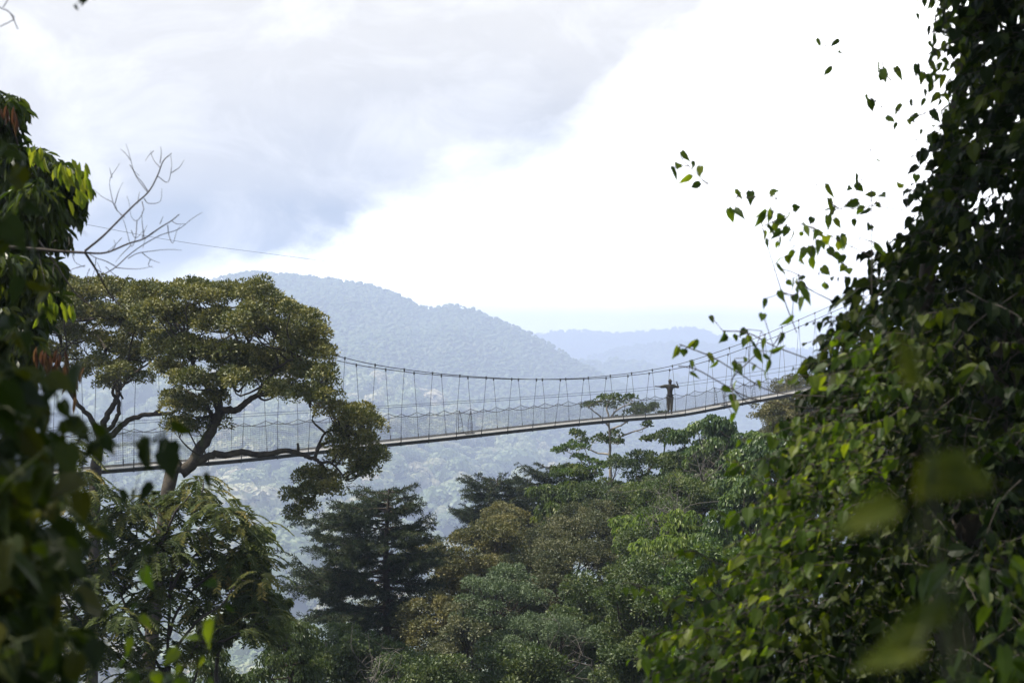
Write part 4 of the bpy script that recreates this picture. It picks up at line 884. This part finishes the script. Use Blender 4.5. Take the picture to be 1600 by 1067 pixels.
def near_left():
    r = rs(301)
    # tree with long drooping leaves (left edge, against the sky)
    Y = 22; L = px_lumps([(10,250,26),(38,262,24),(60,285,26),(85,285,22),(105,300,18),(60,320,28),(25,310,34),(90,325,18),(20,360,40),(55,365,28),(15,420,42),(55,425,24),(25,470,38),(-20,300,60),(-30,420,70),(20,520,34),(55,470,18),(-20,200,40),(5,170,20),(30,560,26),(0,600,36)], Y, r, 1.2, 2)
    bx = (-60-800)/F*Y; bz = float(near_h(bx, Y)); tg = Geo(); P = limb(tg, [(bx, Y, bz-.3), W(-50, 900, Y), W(-30, 600, Y), W(-10, 400, Y), W(20, 280, Y), W(60, 255, Y)], .12, .03, r); bg = Geo(); connect(bg, P[len(P)//3:], L, r, .02, .1)
    g = Geo(); SL = sub_lumps(L, r, .14, 1.5, -.3, .8); crown(g, SL, r, 560, .17, .05, 'leaf', 'droop')
    lm = leaf_mat('long_drooping_leaves', [(.008, .016, .005), (.02, .034, .008), (.05, .07, .013), (.11, .12, .022)], .45, (1.5, 1.6, .4), .35, .55)
    root = finish('drooping_leaf_tree', 'tree with long drooping yellow green leaves at the left edge against the sky', 'tree', L, bg, tg, g, lm, BARK_T, (bx, Y, bz))
    g = Geo(); 
    for u, v, n in ((70, 552, 14), (90, 560, 12), (110, 590, 8), (14, 596, 7), (104, 578, 5), (80, 575, 8), (12, 175, 12)):
        Yq = 18 if v > 200 else 20; p = W(u, v, Yq); pos = p+r.normal(0, .045, (n, 3)); leaves(g, pos, r.normal(0, .15, (n, 3))+[0, 0, -1], r.normal(0, .5, (n, 3))+[0, -1, 0], .17*r.uniform(.7, 1.2, n), .035, r.uniform(0, 1, n), 'leaf')
    g.build('young_leaves', REDL, root)
    g = Geo()
    for u, v, n in ((75, 470, 12), (110, 470, 5), (112, 255, 8), (128, 285, 7), (60, 235, 10), (95, 260, 10), (122, 300, 8)):
        p = W(u, v, 20.5); pos = p+r.normal(0, .06, (n, 3)); leaves(g, pos, r.normal(0, .2, (n, 3))+[.1, 0, -1], r.normal(0, .5, (n, 3))+[0, -1, 0], .17*r.uniform(.7, 1.2, n), .055, r.uniform(0, 1, n), 'leaf')
    g.build('lit_tip_leaves', leaf_mat('lit_drooping_leaves', [(.10, .15, .02), (.16, .20, .03), (.22, .24, .04)], .6, (1.4, 1.4, .4)), root)  # sunlight on the outer tips painted as a brighter leaf colour
    # bare branch tree
    Y = 18; g = Geo(); bg = Geo(); bx = (-150-800)/F*Y; bz = float(near_h(bx, Y)); w = lambda l: [W(u, v, Y+dy) for u, v, dy in l]
    root = empty('bare_tree', (bx, Y, bz), 'leafless dark branch fanning out across the sky from the left edge', 'tree')
    limb(g, [(bx, Y, bz-.2), W(-140, 800, Y), W(-110, 450, Y), W(-100, 200, Y)], .09, .05, r, sides=9); g.build('trunk', BARK_T, root, True)
    M = [([(-110,400,0),(-40,385,0),(50,389,0),(95,393,0),(133,395,0)], .022, .013), ([(133,395,0),(165,395,0.05),(200,381,.1),(225,373,.1),(250,356,.1),(268,345,.1),(280,335,.1)], .011, .004), ([(133,392,0),(160,370,-.1),(185,345,-.1),(210,320,-.1),(232,300,-.1),(246,275,-.1),(255,252,-.15),(268,240,-.15)], .011, .004),
      ([(133,395,0),(148,418,.1),(160,440,.1),(172,460,.2),(190,480,.2)], .012, .006), ([(60,376,.1),(85,410,.1),(102,436,.1),(120,460,.1),(145,480,.1)], .01, .006),
      ([(180,416,.05),(165,408,.05),(150,403,.05),(140,397,.05)], .005, .004), ([(160,430,.1),(180,418,.1),(200,400,.1),(220,385,.1),(250,368,.1),(275,360,.1),(288,352,.1),(300,342,.1),(316,332,.1)], .006, .002)]
    B = []
    for l, a, b in M: B.append(limb(bg, w(l), a, b, r, 4, 6))
    T2 = [[(246,275),(262,285),(268,262),(267,243)],[(268,270),(280,262),(288,250)],[(250,262),(240,250),(235,236)],[(240,236),(232,244),(227,252)],[(250,255),(252,240),(251,229)],[(232,300),(222,285),(210,270),(203,245),(197,225)],[(205,252),(196,240),(188,233)],[(203,258),(210,268),(218,275)],[(195,340),(180,325),(173,300),(172,280),(183,262),(187,255)],[(175,278),(171,262)],[(183,330),(178,318),(160,308),(146,296)],[(180,318),(185,300),(192,285)],
      [(222,315),(224,330),(214,345),(205,338),(202,318),(198,306)],[(230,300),(215,280),(207,265)],[(214,345),(212,370),(205,385),(195,350),(188,335)],[(225,310),(232,318),(250,315),(253,295)],[(215,318),(218,300)],[(205,383),(190,398),(180,410)],[(225,373),(222,345),(222,330)],[(268,345),(276,350),(290,350)],[(262,352),(264,368),(270,380),(276,362),(282,352)],[(240,362),(228,372),(223,388)],[(222,372),(226,360),(230,352)],[(250,350),(255,338)],
      [(180,418),(200,420),(220,420),(238,416)],[(222,395),(235,405),(250,411)],[(235,405),(232,415),(240,418)],[(200,404),(215,396),(240,392),(262,390),(284,391)],[(165,417),(180,430),(196,438)],[(150,403),(148,420),(142,440)],[(133,415),(115,420),(103,426)],[(160,440),(158,425),(152,410)],[(168,452),(178,470),(172,440)],[(113,397),(118,410),(133,418)],[(100,393),(108,382),(107,370)],[(112,393),(112,378),(118,368)],[(80,380),(88,376),(96,385)],[(85,410),(83,425),(84,433)],[(60,395),(70,440),(76,470)],[(140,420),(136,432),(140,445)],[(150,420),(160,428),(166,440)],
      [(190,372),(178,385),(165,395)],[(205,360),(212,372),(225,360)],[(170,395),(180,385),(178,375)]]
    for l in T2: tube(bg, smooth([W(u, v, Y+r.normal(0, .06)) for u, v in l], 4), np.linspace(.0042, .0016, (len(l)-1)*4+1 if len(l) > 2 else 5), 4)
    bg.build('branches', BARK_T, root, True)
    # soft dark heart-leaved shrub in front
    def multi(base, name, label, spots, seed, mat, ll, lw, twig, rad, step=.09, n=6, cat='shrub'):
        stems = []; rr = rs(seed)
        root, g = near_plant(name, label, cat, base, spots, seed, mat, ll, lw, step, 'heart', twig, rad, n); return root
    Yn = 6.2
    mk = lambda p, q, Y, b=None: [(p[0], p[1], Y), ((p[0]+q[0])/2, (p[1]+q[1])/2-25, Y), (q[0], q[1], Y)]
    st = [mk((-60,790), (110,560), 6.4), mk((-40,760), (170,690), 6.3), mk((-60,760), (60,600), 6.5), mk((-80,700), (50,500), 6.5), mk((-80,640), (80,480), 6.6), [(60,770,6.3),(170,700,6.3),(245,690,6.3),(262,650,6.3)], mk((-50,900), (120,700), 6.1), mk((-80,750), (40,620), 6.0)]
    multi((-1.9, 6.3, float(near_h(-1.9, 6.3))), 'shrub', 'soft focus dark shrub with heart shaped leaves in front of the umbrella trees', st, 311, NEARD, .11, .08, .22, .006, .075, 9)
    st = [mk((-120,1200), (10+28*k, 1010-60*(k % 3)), 5+.4*(k % 4)) for k in range(-1, 4)]+[mk((-140,1000+40*k), (-10+22*(k % 3), 690+70*k), 5.2) for k in range(6)]+[mk((-150,900), (-25+16*k, 560+60*k), 5.6) for k in range(5)]+[mk((-120,900+30*k), (40+12*(k % 4), 700+75*k), 5.9) for k in range(5)]
    multi((-1.75, 5.2, float(near_h(-1.75, 5.2))), 'shrub', 'deep green blurred shrub filling the lower left corner', st, 312, NEARD, .11, .08, .27, .007, .055, 15)
    st = [[(180,1200,7),(200,1080,7),(215,960,7),(230,860,7)],[(220,1200,7),(250,1090,7),(285,1020,7)],[(150,1200,7),(160,1100,7),(120,1000,7)],[(200,1200,7),(230,1060,6.8),(300,1060,6.8)],[(240,1200,7),(330,1000,7),(345,880,7)]]
    multi((-1.3, 7.0, float(near_h(-1.3, 7.0))), 'shrub', 'shrub with small fresh green leaves at the bottom left in front of the feathery tree', st, 313, VINEB, .085, .06, .14, .004, .08, 5)
    st = [mk((-150,520), (0+18*k, 170+45*k), 6) for k in range(5)]
    multi((-1.95, 6.0, float(near_h(-1.95, 6.0))), 'tall_shrub', 'tall blurred dark shrub rising at the far left edge against the sky', st, 314, NEARD, .10, .065, .14, .006, .06, 7)
    # spray hanging into the top edge
    near_plant('overhanging_twig', 'tip of a leafy twig hanging into the top left edge', 'twig', (-1.9, 8, 2.3), [[(60,-120,8),(125,-40,8),(138,-2,8)]], 315, NEARD, .06, .035, .06, 'heart', .07, .004, nside=5, skip=.8)
    g = Geo(); 
    for l in ([(-30,-30),(-5,8),(15,20),(28,46)], [(15,20),(22,30),(0,42)], [(5,12),(12,0),(20,-20)]): tube(g, smooth([W(u, v, 12) for u, v in l], 4), .003, 4)
    tag(g.build('bare_twig', BARK_T), 'curled leafless twig in the extreme top left corner', 'twig')
near_left()

# ------------------------------------------------------------ haze
def haze():
    g = Geo(); x, y0, y1, z0, z1 = 7450, -60, 12200, -280, 262
    g.add([(a, b, c) for a in (-x, x) for b in (y0, y1) for c in (z0, z1)], [[0,1,3,2],[4,6,7,5],[0,4,5,1],[2,3,7,6],[0,2,6,4],[1,5,7,3]])
    m = bpy.data.materials.new('haze_air'); m.use_nodes = True; t = NT(m.node_tree)
    v = t.n('ShaderNodeVolumePrincipled'); v.inputs['Color'].default_value = (.60, .69, .90, 1); v.inputs['Density'].default_value = .00025; v.inputs['Anisotropy'].default_value = .3
    o = t.n('ShaderNodeOutputMaterial'); t.l(v.outputs[0], o.inputs['Volume'])
    tag(g.build('haze', m), 'pale blue haze filling the valley', 'haze', kind='stuff')
haze()
S.cycles.volume_bounces = 2
